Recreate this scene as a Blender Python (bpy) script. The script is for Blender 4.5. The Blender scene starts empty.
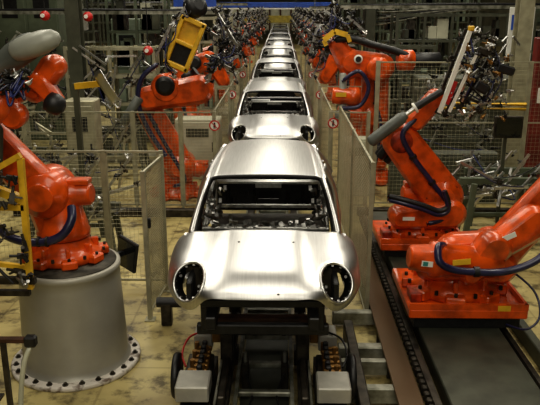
import bpy, bmesh, math, random
from mathutils import Vector, Matrix
V = Vector
PI = math.pi
C = bpy.context.scene.collection
rnd = random.Random(7)

# ---------------------------------------------------------------- materials
def mat(name, col, rough=.5, metal=0., var=.0, scale=8., bump=0., col2=None, coat=0., stretch=None, thr=(.35, .65), emit=None, detail=4):
    m = bpy.data.materials.new(name); m.use_nodes = True
    nt = m.node_tree; b = nt.nodes['Principled BSDF']
    b.inputs['Roughness'].default_value = rough; b.inputs['Metallic'].default_value = metal
    b.inputs['Coat Weight'].default_value = coat
    tc = nt.nodes.new('ShaderNodeTexCoord'); mp = nt.nodes.new('ShaderNodeMapping')
    if stretch: mp.inputs['Scale'].default_value = stretch
    nz = nt.nodes.new('ShaderNodeTexNoise'); nz.inputs['Scale'].default_value = scale; nz.inputs['Detail'].default_value = detail
    nt.links.new(tc.outputs['Object'], mp.inputs['Vector']); nt.links.new(mp.outputs[0], nz.inputs['Vector'])
    cr = nt.nodes.new('ShaderNodeValToRGB')
    c1 = tuple(col) + (1,)
    c2 = tuple(col2) + (1,) if col2 else tuple(max(0, c * (1 - var)) for c in col) + (1,)
    cr.color_ramp.elements[0].position, cr.color_ramp.elements[1].position = thr
    cr.color_ramp.elements[0].color = c2; cr.color_ramp.elements[1].color = c1
    nt.links.new(nz.outputs['Fac'], cr.inputs['Fac']); nt.links.new(cr.outputs[0], b.inputs['Base Color'])
    if bump:
        bp = nt.nodes.new('ShaderNodeBump'); bp.inputs['Strength'].default_value = bump; bp.inputs['Distance'].default_value = .01
        nt.links.new(nz.outputs['Fac'], bp.inputs['Height']); nt.links.new(bp.outputs[0], b.inputs['Normal'])
    if emit:
        b.inputs['Emission Color'].default_value = tuple(emit[:3]) + (1,); b.inputs['Emission Strength'].default_value = emit[3]
    return m

M = {
 'steel': mat('brushed_steel', (.66, .66, .655), .36, 1., .12, 6., stretch=(14, .6, .6)),
 'steelin': mat('bare_inner_steel', (.50, .50, .48), .34, 1., .5, 14.),
 'alu': mat('aluminium', (.62, .62, .6), .28, .9, .25, 30.),
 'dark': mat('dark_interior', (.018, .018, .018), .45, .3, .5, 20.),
 'black': mat('black_rubber', (.012, .012, .013), .45, 0, .3, 20.),
 'hose': mat('blue_black_hose', (.02, .02, .07), .35, 0, .4, 10., coat=.3),
 'blue': mat('blue_hose', (.02, .03, .14), .35, 0, .3, 10.),
 'orange': mat('orange_paint', (.74, .10, .006), .30, 0, .70, 6., coat=.35, thr=(.25, .6)),
 'orangedk': mat('grimy_orange_paint', (.55, .055, .01), .45, 0, .75, 9., thr=(.35, .7)),
 'greybal': mat('olive_grey_paint', (.12, .13, .115), .45, .1, .3, 4.),
 'greylt': mat('pale_grey_paint', (.33, .34, .30), .4, .1, .2, 4.),
 'ped': mat('grey_pedestal_paint', (.40, .385, .33), .42, .25, .28, 3., thr=(.2, .8)),
 'flange': mat('worn_flange_paint', (.62, .58, .52), .5, .1, scale=11., col2=(.16, .12, .09), thr=(.36, .5)),
 'yellow': mat('yellow_paint', (.78, .47, .03), .4, 0, .3, 6.),
 'yelldk': mat('dull_yellow_paint', (.42, .33, .05), .5, 0, .4, 4.),
 'fence': mat('fence_frame_grey', (.42, .40, .28), .45, .3, .3, 6.),
 'wire': mat('fence_wire', (.50, .47, .32), .5, .3, .2, 6.),
 'olive': mat('olive_grey_steel', (.085, .09, .06), .55, .1, .4, 3.),
 'green': mat('grey_green_paint', (.12, .145, .095), .5, .1, .35, 3.),
 'greenlt': mat('pale_green_panel', (.22, .27, .2), .5, .1, .35, 3.),
 'cream': mat('cream_panel', (.50, .50, .38), .5, 0, .25, 3.),
 'iron': mat('oily_iron', (.075, .065, .05), .45, .6, .7, 9.),
 'rust': mat('rusty_frame', (.085, .038, .02), .6, .3, .6, 9.),
 'plate': mat('dark_track_plate', (.075, .08, .058), .45, .4, .35, 5.),
 'beam': mat('worn_grey_beam', (.36, .36, .30), .45, .5, scale=6, col2=(.10, .10, .07)),
 'boxgrey': mat('grey_box_paint', (.46, .45, .40), .45, .2, .25, 6.),
 'brass': mat('brass_valve', (.34, .18, .045), .4, .6, .4, 12.),
 'red': mat('red_paint', (.55, .02, .015), .4, 0, .3, 6.),
 'reddk': mat('dull_red_paint', (.20, .02, .012), .5, 0, .5, 4.),
 'bluep': mat('blue_paint', (.03, .10, .50), .45, 0, .3, 3.),
 'white': mat('white_paint', (.80, .80, .74), .5, 0, .1, 3.),
 'screen': mat('dark_screen', (.012, .014, .012), .12, 0, .3, 3., coat=.5),
 'teal': mat('teal_paint', (.03, .22, .20), .5, 0, .3, 3.),
 'hall': mat('hall_wall_paint', (.26, .25, .17), .8, 0, .4, .6),
 'roofm': mat('hall_roof_paint', (.10, .10, .08), .8, 0, .4, .5),
 'lamp': mat('lamp_tube', (.9, .9, .8), .5, emit=(1, .9, .7, 9)),
 'marker': mat('status_light', (.9, .9, .8), .5, emit=(1, .95, .8, 2.0)),
}
# floor: stained yellow concrete with dark oil marks and slab joints
def floor_mat():
    m = bpy.data.materials.new('stained_concrete'); m.use_nodes = True
    nt = m.node_tree; N = nt.nodes; L = nt.links; b = N['Principled BSDF']
    tc = N.new('ShaderNodeTexCoord')
    n1 = N.new('ShaderNodeTexNoise'); n1.inputs['Scale'].default_value = 1.3; n1.inputs['Detail'].default_value = 6
    n2 = N.new('ShaderNodeTexNoise'); n2.inputs['Scale'].default_value = 3.6; n2.inputs['Detail'].default_value = 8; n2.inputs['Roughness'].default_value = .65
    for n in (n1, n2): L.new(tc.outputs['Object'], n.inputs['Vector'])
    r1 = N.new('ShaderNodeValToRGB'); e = r1.color_ramp.elements
    e[0].position = .3; e[0].color = (.26, .20, .075, 1); e[1].position = .65; e[1].color = (.58, .49, .22, 1)
    r2 = N.new('ShaderNodeValToRGB'); e = r2.color_ramp.elements
    e[0].position = .37; e[0].color = (.10, .075, .035, 1); e[1].position = .50; e[1].color = (1, 1, 1, 1)
    L.new(n1.outputs['Fac'], r1.inputs['Fac']); L.new(n2.outputs['Fac'], r2.inputs['Fac'])
    mx = N.new('ShaderNodeMix'); mx.data_type = 'RGBA'; mx.blend_type = 'MULTIPLY'; mx.inputs['Factor'].default_value = .85
    L.new(r1.outputs[0], mx.inputs['A']); L.new(r2.outputs[0], mx.inputs['B'])
    br = N.new('ShaderNodeTexBrick'); br.inputs['Scale'].default_value = 1; br.offset = 0
    br.inputs['Brick Width'].default_value = 1.6; br.inputs['Row Height'].default_value = 1.25; br.inputs['Mortar Size'].default_value = .012
    br.inputs['Color1'].default_value = br.inputs['Color2'].default_value = (1, 1, 1, 1); br.inputs['Mortar'].default_value = (.25, .2, .12, 1)
    L.new(tc.outputs['Object'], br.inputs['Vector'])
    m2 = N.new('ShaderNodeMix'); m2.data_type = 'RGBA'; m2.blend_type = 'MULTIPLY'; m2.inputs['Factor'].default_value = .35
    L.new(mx.outputs['Result'], m2.inputs['A']); L.new(br.outputs['Color'], m2.inputs['B'])
    L.new(m2.outputs['Result'], b.inputs['Base Color']); b.inputs['Roughness'].default_value = .42
    return m
M['floor'] = floor_mat()
# chequer / perforated walkway plate
def walk_mat():
    m = bpy.data.materials.new('perforated_plate'); m.use_nodes = True
    nt = m.node_tree; N = nt.nodes; L = nt.links; b = N['Principled BSDF']
    tc = N.new('ShaderNodeTexCoord'); vo = N.new('ShaderNodeTexVoronoi'); vo.inputs['Scale'].default_value = 38; vo.inputs['Randomness'].default_value = 0
    L.new(tc.outputs['Object'], vo.inputs['Vector'])
    r = N.new('ShaderNodeValToRGB'); e = r.color_ramp.elements
    e[0].position = .28; e[0].color = (.02, .012, .008, 1); e[1].position = .42; e[1].color = (.13, .085, .045, 1)
    L.new(vo.outputs['Distance'], r.inputs['Fac']); L.new(r.outputs[0], b.inputs['Base Color'])
    b.inputs['Roughness'].default_value = .4; b.inputs['Metallic'].default_value = .5
    return m
M['walk'] = walk_mat()

# ---------------------------------------------------------------- mesh builder
def frame_of(d):
    d = d.normalized(); a = V((0, 0, 1)) if abs(d.z) < .9 else V((1, 0, 0))
    x = d.cross(a).normalized(); y = x.cross(d).normalized()
    return x, y, d

class MB:
    def __init__(s): s.v = []; s.f = []; s.sm = []
    def add(s, vs, fs, smooth=False):
        n = len(s.v); s.v += [V(p) for p in vs]
        for f in fs: s.f.append(tuple(i + n for i in f)); s.sm.append(smooth)
        return s
    def box(s, c, d, rot=None):
        c = V(c); hx, hy, hz = d[0] / 2, d[1] / 2, d[2] / 2
        P = [V((x, y, z)) for x in (-hx, hx) for y in (-hy, hy) for z in (-hz, hz)]
        if rot is not None: P = [rot @ p for p in P]
        return s.add([c + p for p in P], [(0, 1, 3, 2), (4, 6, 7, 5), (0, 4, 5, 1), (2, 3, 7, 6), (0, 2, 6, 4), (1, 5, 7, 3)])
    def cbox(s, c, d, b=.01, rot=None):                 # box with chamfered edges
        c = V(c); h = [k / 2 for k in d]; b = min(b, *[k * .9 for k in h])
        P = []; idx = {}
        for sx in (-1, 1):
            for sy in (-1, 1):
                for sz in (-1, 1):
                    for ax in range(3):
                        p = [sx * (h[0] - b), sy * (h[1] - b), sz * (h[2] - b)]; sg = (sx, sy, sz)
                        p[ax] = sg[ax] * h[ax]; idx[(sg, ax)] = len(P); P.append(V(p))
        F = []
        S = (-1, 1)
        for ax in range(3):
            o = [k for k in range(3) if k != ax]
            for sg in S:
                q = []
                for a, bb in ((-1, -1), (1, -1), (1, 1), (-1, 1)):
                    t = [0, 0, 0]; t[ax] = sg; t[o[0]] = a; t[o[1]] = bb; q.append(idx[(tuple(t), ax)])
                F.append(tuple(q))
            for a in S:
                for bb in S:                           # edge running along ax
                    t0 = [0, 0, 0]; t0[ax] = -1; t0[o[0]] = a; t0[o[1]] = bb; t1 = list(t0); t1[ax] = 1
                    F.append((idx[(tuple(t0), o[0])], idx[(tuple(t1), o[0])], idx[(tuple(t1), o[1])], idx[(tuple(t0), o[1])]))
        for sx in S:
            for sy in S:
                for sz in S: F.append(tuple(idx[((sx, sy, sz), k)] for k in range(3)))
        if rot is not None: P = [rot @ p for p in P]
        return s.add([c + p for p in P], F)
    def bar(s, a, b, w, h=None, up=None):
        a, b = V(a), V(b); h = h or w
        x, y, d = frame_of(b - a)
        if up is not None:
            u = V(up); x = d.cross(u).normalized(); y = x.cross(d).normalized()
        P = [p + x * (i * w / 2) + y * (j * h / 2) for p in (a, b) for i, j in ((-1, -1), (1, -1), (1, 1), (-1, 1))]
        return s.add(P, [(3, 2, 1, 0), (4, 5, 6, 7)] + [(i, (i + 1) % 4, (i + 1) % 4 + 4, i + 4) for i in range(4)])
    def wire(s, a, b, r):
        a, b = V(a), V(b); x, y, d = frame_of(b - a)
        P = [p + (x * math.cos(t) + y * math.sin(t)) * r for p in (a, b) for t in (0, 2.094, 4.189)]
        return s.add(P, [(0, 1, 4, 3), (1, 2, 5, 4), (2, 0, 3, 5)])
    def cyl(s, a, b, r0, r1=None, n=16, ends=True):
        a, b = V(a), V(b); r1 = r0 if r1 is None else r1; x, y, d = frame_of(b - a)
        P = [p + (x * math.cos(2 * PI * k / n) + y * math.sin(2 * PI * k / n)) * r for p, r in ((a, r0), (b, r1)) for k in range(n)]
        s.add(P, [(k, (k + 1) % n, (k + 1) % n + n, k + n) for k in range(n)], True)
        if ends: s.add(P, [tuple(range(n))[::-1], tuple(range(n, 2 * n))])
        return s
    def lathe(s, o, prof, ax=(0, 0, 1), n=24):           # prof: (radius, height)
        o = V(o); x, y, d = frame_of(V(ax)); P = []
        for r, h in prof:
            P += [o + d * h + (x * math.cos(2 * PI * k / n) + y * math.sin(2 * PI * k / n)) * r for k in range(n)]
        F = [(j * n + k, j * n + (k + 1) % n, (j + 1) * n + (k + 1) % n, (j + 1) * n + k) for j in range(len(prof) - 1) for k in range(n)]
        s.add(P, F, True)
        s.add(P[:n], [tuple(range(n))[::-1]]); s.add(P[-n:], [tuple(range(n))])
        return s
    def tube(s, pts, r, n=8, sub=5):
        pts = [V(p) for p in pts]
        if sub > 1 and len(pts) > 2: pts = spline(pts, sub)
        rs = r if isinstance(r, (list, tuple)) else None
        px = None; P = []
        for i, p in enumerate(pts):
            d = (pts[min(i + 1, len(pts) - 1)] - pts[max(i - 1, 0)])
            if d.length < 1e-6: d = V((0, 0, 1))
            d.normalize()
            if px is None: x, y, _ = frame_of(d)
            else:
                x = (px - d * px.dot(d)); x = x.normalized() if x.length > 1e-4 else frame_of(d)[0]
                y = d.cross(x)
            px = x
            rr = rs[min(int(i / (len(pts) - 1) * (len(rs) - 1) + .5), len(rs) - 1)] if rs else r
            P += [p + (x * math.cos(2 * PI * k / n) + y * math.sin(2 * PI * k / n)) * rr for k in range(n)]
        m = len(pts)
        s.add(P, [(j * n + k, j * n + (k + 1) % n, (j + 1) * n + (k + 1) % n, (j + 1) * n + k) for j in range(m - 1) for k in range(n)], True)
        s.add(P[:n], [tuple(range(n))[::-1]]); s.add(P[-n:], [tuple(range(n))])
        return s
    def link(s, a, b, ra, rb, th, nrm, bev=.03, n=14, off=0.):   # a solid arm casting: two round ends joined, thickness th along nrm
        a, b, nrm = V(a), V(b), V(nrm).normalized()
        a = a + nrm * off; b = b + nrm * off
        d = (b - a); d = (d - nrm * d.dot(nrm)).normalized(); q = nrm.cross(d)
        ring = []
        for k in range(n + 1): t = PI / 2 + PI * k / n; ring.append((a, ra, t))
        for k in range(n + 1): t = -PI / 2 + PI * k / n; ring.append((b, rb, t))
        lay = []
        for hh, sh in ((-th / 2, bev), (-th / 2 + bev, 0), (th / 2 - bev, 0), (th / 2, bev)):
            lay.append([c + nrm * hh + (d * math.cos(t) + q * math.sin(t)) * (r - sh) for c, r, t in ring])
        m = len(ring); P = [p for l in lay for p in l]
        s.add(P, [(j * m + k, j * m + (k + 1) % m, (j + 1) * m + (k + 1) % m, (j + 1) * m + k) for j in range(3) for k in range(m)], True)
        s.add(lay[0], [tuple(range(m))[::-1]]); s.add(lay[3], [tuple(range(m))])
        return s
    def grid(s, G, smooth=True, keep=None):
        nr, nc = len(G), len(G[0])
        fs = [(i * nc + j, i * nc + j + 1, (i + 1) * nc + j + 1, (i + 1) * nc + j) for i in range(nr - 1) for j in range(nc - 1) if keep is None or keep(i, j)]
        return s.add([p for r in G for p in r], fs, smooth)
    def build(s, name, m, parent=None, loc=None, solid=0):
        me = bpy.data.meshes.new(name); org = V((0, 0, 0))
        r = parent
        while r is not None:
            org += r.location; r = r.parent
        if parent is None and loc is not None: org = V(loc)
        me.from_pydata([tuple(p - org) for p in s.v], [], s.f)
        me.polygons.foreach_set('use_smooth', s.sm)
        bm = bmesh.new(); bm.from_mesh(me); bmesh.ops.recalc_face_normals(bm, faces=bm.faces); bm.to_mesh(me); bm.free()
        me.materials.append(M[m])
        o = bpy.data.objects.new(name, me); C.objects.link(o)
        if parent is not None: o.parent = parent
        elif loc is not None: o.location = loc
        if solid:
            md = o.modifiers.new('solid', 'SOLIDIFY'); md.thickness = solid; md.offset = -1
        return o

def build_each(mb, name, m, parent, solid=0):
    """one object for every separate piece of the builder"""
    key = {}; par = list(range(len(mb.v)))
    def fd(i):
        while par[i] != i: par[i] = par[par[i]]; i = par[i]
        return i
    for i, p in enumerate(mb.v):
        k = (round(p.x, 5), round(p.y, 5), round(p.z, 5))
        if k in key: par[fd(i)] = fd(key[k])
        else: key[k] = i
    for f in mb.f:
        for i in f[1:]: par[fd(i)] = fd(f[0])
    groups = {}
    for f, sm in zip(mb.f, mb.sm): groups.setdefault(fd(f[0]), []).append((f, sm))
    out = []
    for g in groups.values():
        q = MB(); mp = {}
        for f, sm in g:
            for i in f:
                if i not in mp: mp[i] = len(q.v); q.v.append(mb.v[i])
            q.f.append(tuple(mp[i] for i in f)); q.sm.append(sm)
        out.append(q.build(name, m, parent, solid=solid))
    return out

def spline(pts, sub):
    out = []
    n = len(pts)
    for i in range(n - 1):
        p0 = pts[max(i - 1, 0)]; p1 = pts[i]; p2 = pts[i + 1]; p3 = pts[min(i + 2, n - 1)]
        for k in range(sub):
            t = k / sub
            out.append(.5 * ((2 * p1) + (p2 - p0) * t + (2 * p0 - 5 * p1 + 4 * p2 - p3) * t * t + (3 * p1 - p0 - 3 * p2 + p3) * t ** 3))
    out.append(pts[-1]); return out

def tag(o, label=None, cat=None, group=None, kind=None):
    if label: o['label'] = label
    if cat: o['category'] = cat
    if group: o['group'] = group
    if kind: o['kind'] = kind
    return o
def thing(name, label, cat, loc, group=None):
    o = bpy.data.objects.new(name, None); C.objects.link(o); o.location = loc; o.empty_display_size = .2
    return tag(o, label, cat, group)
def dup(root, loc, label, rz=0, group=None, sc=1):
    r = root.copy(); C.objects.link(r); r.location = loc; r.rotation_euler = (0, 0, rz); r.scale = (sc, sc, sc); r['label'] = label
    if group: r['group'] = group
    for ch in list(root.children):
        c = ch.copy(); C.objects.link(c); c.parent = r
        for g in list(ch.children):
            d = g.copy(); C.objects.link(d); d.parent = c
    return r
def struct(name, mb, m): return tag(mb.build(name, m), kind='structure')
def rotm(rx=0, ry=0, rz=0):
    return Matrix.Rotation(rz, 3, 'Z') @ Matrix.Rotation(ry, 3, 'Y') @ Matrix.Rotation(rx, 3, 'X')

# ---------------------------------------------------------------- camera
cam = bpy.data.cameras.new('camera'); co = bpy.data.objects.new('camera', cam); C.objects.link(co)
FPX = 680.; PITCH = math.atan(197.5 / FPX); YAW = math.atan(12 * math.cos(PITCH) / FPX)
cam.sensor_fit = 'HORIZONTAL'; cam.sensor_width = 36; cam.lens = FPX / 540 * 36; cam.clip_end = 300
co.location = (.148, 0, 3.6); co.rotation_euler = (PI / 2 - PITCH, 0, YAW)
bpy.context.scene.camera = co

# ---------------------------------------------------------------- hall
struct('floor', MB().box((0, 36, -.05), (40, 100, .1)), 'floor')
struct('ceiling', MB().box((0, 36, 9.55), (40, 100, .1)), 'roofm')
struct('wall_left', MB().box((-20, 36, 4.75), (.1, 100, 9.5)), 'hall')
struct('wall_right', MB().box((20, 36, 4.75), (.1, 100, 9.5)), 'hall')
struct('wall_back', MB().box((0, 86, 4.75), (40, .1, 9.5)), 'hall')
struct('wall_front', MB().box((0, -14, 4.75), (40, .1, 9.5)), 'hall')

# ---------------------------------------------------------------- car body
CARZ = .70
COLS = [
 (0.00, [(0, .00, .655), (0, .04, .72), (0, .20, .815), (0, .52, .895), (0, .86, .945)]),
 (0.25, [(.25, .01, .652), (.26, .05, .72), (.26, .21, .812), (.25, .53, .89), (.24, .87, .942)]),
 (0.45, [(.44, .035, .642), (.46, .08, .705), (.455, .25, .80), (.44, .56, .872), (.42, .89, .935)]),
 (0.62, [(.575, .11, .515), (.61, .15, .66), (.61, .30, .785), (.575, .60, .86), (.55, .91, .925)]),
 (0.78, [(.70, .23, .505), (.745, .28, .62), (.735, .41, .765), (.67, .67, .85), (.63, .935, .915)]),
 (0.90, [(.80, .42, .545), (.825, .46, .61), (.805, .57, .745), (.745, .78, .835), (.68, .96, .90)]),
 (1.00, [(.835, .70, .52), (.85, .72, .62), (.835, .80, .74), (.79, .90, .82), (.70, .99, .885)]),
 (1.20, [(.84, 1.10, .50), (.85, 1.10, .62), (.84, 1.10, .72), (.80, 1.08, .80), (.715, 1.07, .865)]),
]
def interp1(xs, ys, t):
    n = len(xs)
    i = 0
    while i < n - 2 and t > xs[i + 1]: i += 1
    a = (t - xs[i]) / (xs[i + 1] - xs[i])
    p1, p2 = ys[i], ys[i + 1]
    m1 = (ys[i + 1] - ys[i - 1]) / (xs[i + 1] - xs[i - 1]) if i > 0 else (p2 - p1) / (xs[i + 1] - xs[i]) * (0 if xs[0] == 0 else 1)
    m2 = (ys[i + 2] - ys[i]) / (xs[i + 2] - xs[i]) if i < n - 2 else (p2 - p1) / (xs[i + 1] - xs[i])
    h = xs[i + 1] - xs[i]
    return (2 * a ** 3 - 3 * a * a + 1) * p1 + (a ** 3 - 2 * a * a + a) * h * m1 + (-2 * a ** 3 + 3 * a * a) * p2 + (a ** 3 - a * a) * h * m2
UX = [c[0] for c in COLS]; TX = [0, .18, .42, .72, 1.]
def hood_pt(u, t):
    sg = -1 if u < 0 else 1; au = abs(u)
    q = []
    for k in range(5):
        pts = [V(c[1][k]) for c in COLS]
        # x is odd in u, so give its first column a true slope
        X = interp1([-UX[1]] + UX, [-pts[1].x] + [p.x for p in pts], au)
        q.append(V((X, interp1(UX, [p.y for p in pts], au), interp1(UX, [p.z for p in pts], au))))
    tx = [-.001] + TX
    p = V([interp1(TX, [a[i] for a in q], t) for i in range(3)])
    # raised centre bulge of the bonnet
    bl = .016 / (1 + math.exp((au - .36) * 38)) * math.sin(min(1, max(0, (t - .12) / .5)) * PI / 2)
    p.z += bl
    return V((p.x * sg, p.y, p.z))
HC = V((.612, .215, .722)); HA = V((.15, -.86, .44)).normalized()
HU = (V((0, .38, 1)) - HA * V((0, .38, 1)).dot(HA)).normalized(); HR = HU.cross(HA)
RX, RY = .148, .168
def make_car():
    root = thing('car_shell', 'nearest silver bare metal car body shell, facing the camera at the front of the line', 'car body', (0, 4.95, CARZ))
    O = V((0, 4.95, CARZ))
    nu, ntt = 150, 60
    Gd = [[hood_pt(-1.2 + 2.4 * j / nu, i / ntt) for j in range(nu + 1)] for i in range(ntt + 1)]
    def eh(p, s):
        q = V((p.x * s, p.y, p.z)) - HC
        return math.hypot(q.dot(HR) / RX, q.dot(HU) / RY) if abs(q.dot(HA)) < .25 else 9
    # snap the grid to the lamp openings, then drop what lies inside
    inside = [[False] * (nu + 1) for _ in range(ntt + 1)]
    for i in range(ntt + 1):
        for j in range(nu + 1):
            p = Gd[i][j]; s = 1 if p.x > 0 else -1; e = eh(p, s)
            if e < .93: inside[i][j] = True
            elif e < 1.1:
                q = V((p.x * s, p.y, p.z)) - HC; a, b, c_ = q.dot(HR) / e, q.dot(HU) / e, q.dot(HA)
                r = HC + HR * a + HU * b + HA * c_; Gd[i][j] = V((r.x * s, r.y, r.z))
    keep = lambda i, j: not (inside[i][j] or inside[i + 1][j] or inside[i][j + 1] or inside[i + 1][j + 1])
    mb = MB(); mb.grid([[p + O for p in r] for r in Gd], True, keep)
    bon = mb.build('bonnet', 'steel', root, solid=.012)
    # dark holes for the washer jets and badge
    h = MB()
    for x, t in ((-.21, .80), (.25, .80), (.12, .13)):
        p = hood_pt(x / .96, t); h.cyl(O + p + V((0, .0, -.004)), O + p + V((0, -.001, .0035)), .010, n=10)
    build_each(h, 'mounting_hole', 'black', bon)
    # lamp rims and hollow lamp pockets
    for s in (-1, 1):
        best = []
        fine = [[hood_pt(s * (.35 + .65 * j / 90), i / 90 * .8) for j in range(91)] for i in range(91)]
        flat = [(math.atan2((V((p.x * s, p.y, p.z)) - HC).dot(HU) / RY, (V((p.x * s, p.y, p.z)) - HC).dot(HR) / RX), (V((p.x * s, p.y, p.z)) - HC)) for r in fine for p in r]
        loop = []
        for k in range(48):
            t = -PI + 2 * PI * (k + .5) / 48
            tgt = HR * (math.cos(t) * RX) + HU * (math.sin(t) * RY)
            q = min(flat, key=lambda f: ((f[1] - HA * f[1].dot(HA)) - tgt).length)[1]
            loop.append((tgt, q.dot(HA)))
        hs = [x[1] for x in loop]
        hs = [sum(hs[(k + d) % 48] for d in (-2, -1, 0, 1, 2)) / 5 for k in range(48)]
        L = []
        for k in range(48):
            p = HC + loop[k][0] + HA * (hs[k] + .004); L.append(O + V((p.x * s, p.y, p.z)))
        rim = MB(); n = 8; P = []
        cen = sum(L, V()) / 48; Ha = V((HA.x * s, HA.y, HA.z))
        for p in L:
            rd = (p - cen); rd = (rd - Ha * rd.dot(Ha)).normalized()
            P += [p + rd * math.cos(2 * PI * k / n) * .013 + Ha * math.sin(2 * PI * k / n) * .010 for k in range(n)]
        rim.add(P, [(j * n + k, j * n + (k + 1) % n, ((j + 1) % 48) * n + (k + 1) % n, ((j + 1) % 48) * n + k) for j in range(48) for k in range(n)], True)
        rim.build('headlight_rim', 'alu', root)
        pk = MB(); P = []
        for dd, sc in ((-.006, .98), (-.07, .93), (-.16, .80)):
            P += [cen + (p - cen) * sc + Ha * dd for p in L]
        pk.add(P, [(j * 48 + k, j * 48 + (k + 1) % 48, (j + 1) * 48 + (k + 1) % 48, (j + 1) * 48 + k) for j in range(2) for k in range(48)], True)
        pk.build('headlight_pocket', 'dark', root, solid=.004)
        tb = MB()                                          # fixing tabs and inner webs of the lamp pocket
        for k in range(0, 48, 4):
            p = L[k]; q = cen + (p - cen) * .84
            tb.bar(p - Ha * .012, q - Ha * .02, .020, .004)
        for k in (2, 12, 27): tb.cyl(cen + (L[k] - cen) * .72 - Ha * .035, cen + (L[k] - cen) * .72 - Ha * .02, .013, n=8)
        build_each(tb, 'lamp_bracket', 'steelin', root)
        w = MB(); cx = cen - Ha * .15
        w.box(cx + V((.05 * s * -1, .05, 0)), (.11, .03, .27), rotm(0, 0, -s * .3)); w.box(cx + V((.02 * -s, .08, .10)), (.2, .03, .05))
        w.build('inner_wing_panel', 'iron', root)
    # front structure under the bonnet lip
    f = MB()
    f.cbox(O + V((0, .16, .56)), (1.0, .05, .07)); f.cbox(O + V((0, .22, .30)), (1.1, .07, .09))
    for s in (-1, 1):
        f.cbox(O + V((s * .42, .50, .42)), (.09, .9, .11)); f.cbox(O + V((s * .48, .19, .43)), (.06, .06, .26)); f.cbox(O + V((s * .60, .55, .62)), (.05, .75, .22))
    build_each(f, 'front_subframe', 'dark', root)
    # cowl, bulkhead, floor pan
    g = [[hood_pt(-1.0 + 2 * j / 40, 1) + V((0, dy, dz)) + O for j in range(41)] for dy, dz in ((0, 0), (.018, -.006), (.03, -.035), (.055, -.045))]
    MB().grid(g).build('windscreen_ledge', 'alu', root, solid=.006)
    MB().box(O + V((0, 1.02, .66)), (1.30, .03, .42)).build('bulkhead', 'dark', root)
    b = MB(); b.box(O + V((0, 2.2, .32)), (1.36, 2.35, .03))
    b.box(O + V((0, 1.9, .38)), (.24, 1.7, .10)); b.box(O + V((0, 2.45, .40)), (1.3, .10, .12)); b.box(O + V((0, 1.6, .38)), (1.3, .08, .08))
    b.build('floor_pan', 'iron', root)
    d = MB()                                            # cross beam behind the windscreen with brackets
    d.cyl(O + V((-.60, 1.22, .845)), O + V((.60, 1.22, .845)), .022); d.bar(O + V((-.58, 1.11, .875)), O + V((.58, 1.11, .875)), .03, .02)
    r2 = random.Random(3)
    for k in range(60):
        x = r2.uniform(-.54, .54); a = r2.uniform(-.6, .6)
        d.box(O + V((x, r2.uniform(1.12, 1.32), r2.uniform(.80, .895))), (r2.uniform(.015, .06), .012, r2.uniform(.02, .06)), rotm(a, a, r2.uniform(-1, 1)))
    d.build('dash_crossbeam', 'steelin', root)
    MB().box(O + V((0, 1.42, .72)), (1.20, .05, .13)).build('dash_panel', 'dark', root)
    t = MB(); t.bar(O + V((-.52, 2.15, .80)), O + V((.52, 2.15, .80)), .05, .03); t.bar(O + V((-.60, 1.25, .83)), O + V((-.52, 2.15, .80)), .03, .03); t.bar(O + V((.60, 1.25, .83)), O + V((.52, 2.15, .80)), .03, .03)
    build_each(t, 'cross_member', 'steelin', root)
    p = MB()
    for k in range(26):
        p.box(O + V((r2.uniform(-.5, .5), r2.uniform(1.7, 2.0), r2.uniform(.62, .74))), (r2.uniform(.02, .10), .02, r2.uniform(.02, .06)), rotm(r2.uniform(-.6, .6), 0, r2.uniform(-.8, .8)))
    p.bar(O + V((-.55, 1.85, .66)), O + V((.55, 1.85, .66)), .05, .03); p.build('seat_crossmember', 'steelin', root)
    p = MB()                                            # rear bulkhead with a rectangular opening
    for x0, x1, z0, z1 in ((-.60, -.12, .58, .90), (.12, .60, .58, .90), (-.12, .12, .82, .90), (-.12, .12, .58, .72)):
        p.box(O + V(((x0 + x1) / 2, 2.72, (z0 + z1) / 2)), (x1 - x0, .02, z1 - z0))
    for k in range(26):
        x = r2.uniform(-.5, .5)
        if abs(x) > .15: p.cyl(O + V((x, 2.70, r2.uniform(.62, .86))), O + V((x, 2.69, r2.uniform(.62, .86))), .02, n=8)
    p.build('rear_bulkhead', 'dark', root)
    p = MB(); p.box(O + V((0, 2.72, .925)), (1.18, .12, .025)); p.box(O + V((0, 2.64, .90)), (.30, .03, .05)); p.box(O + V((-.3, 2.95, .93)), (.4, .2, .02)); p.build('parcel_shelf', 'alu', root)
    # roof
    def roof(u, v):
        w = .565 - .055 * v + .012 * math.sin(v * PI); x = u * w
        y = 1.49 + .055 * u * u - .02 * u ** 4 + (3.28 - 1.49 - .10 * u * u) * v
        z = 1.285 + .045 * (1 - u * u) * (.6 + .4 * math.sin(v * PI)) + .035 * math.sin(v * PI * .9) - .05 * max(0, abs(u) - .88) / .12 * .6
        return V((x, y, z))
    G = [[roof(-1 + 2 * j / 48, i / 40) + O for j in range(49)] for i in range(41)]
    rf = MB().grid(G); rf.build('roof', 'steel', root, solid=.012)
    MB().grid([[roof(-1 + 2 * j / 40, 0) + O + V((0, -dy, -dz)) for j in range(41)] for dy, dz in ((0, 0), (.008, .010), (.004, .035))]).build('roof_flange', 'dark', root, solid=.004)
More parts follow.
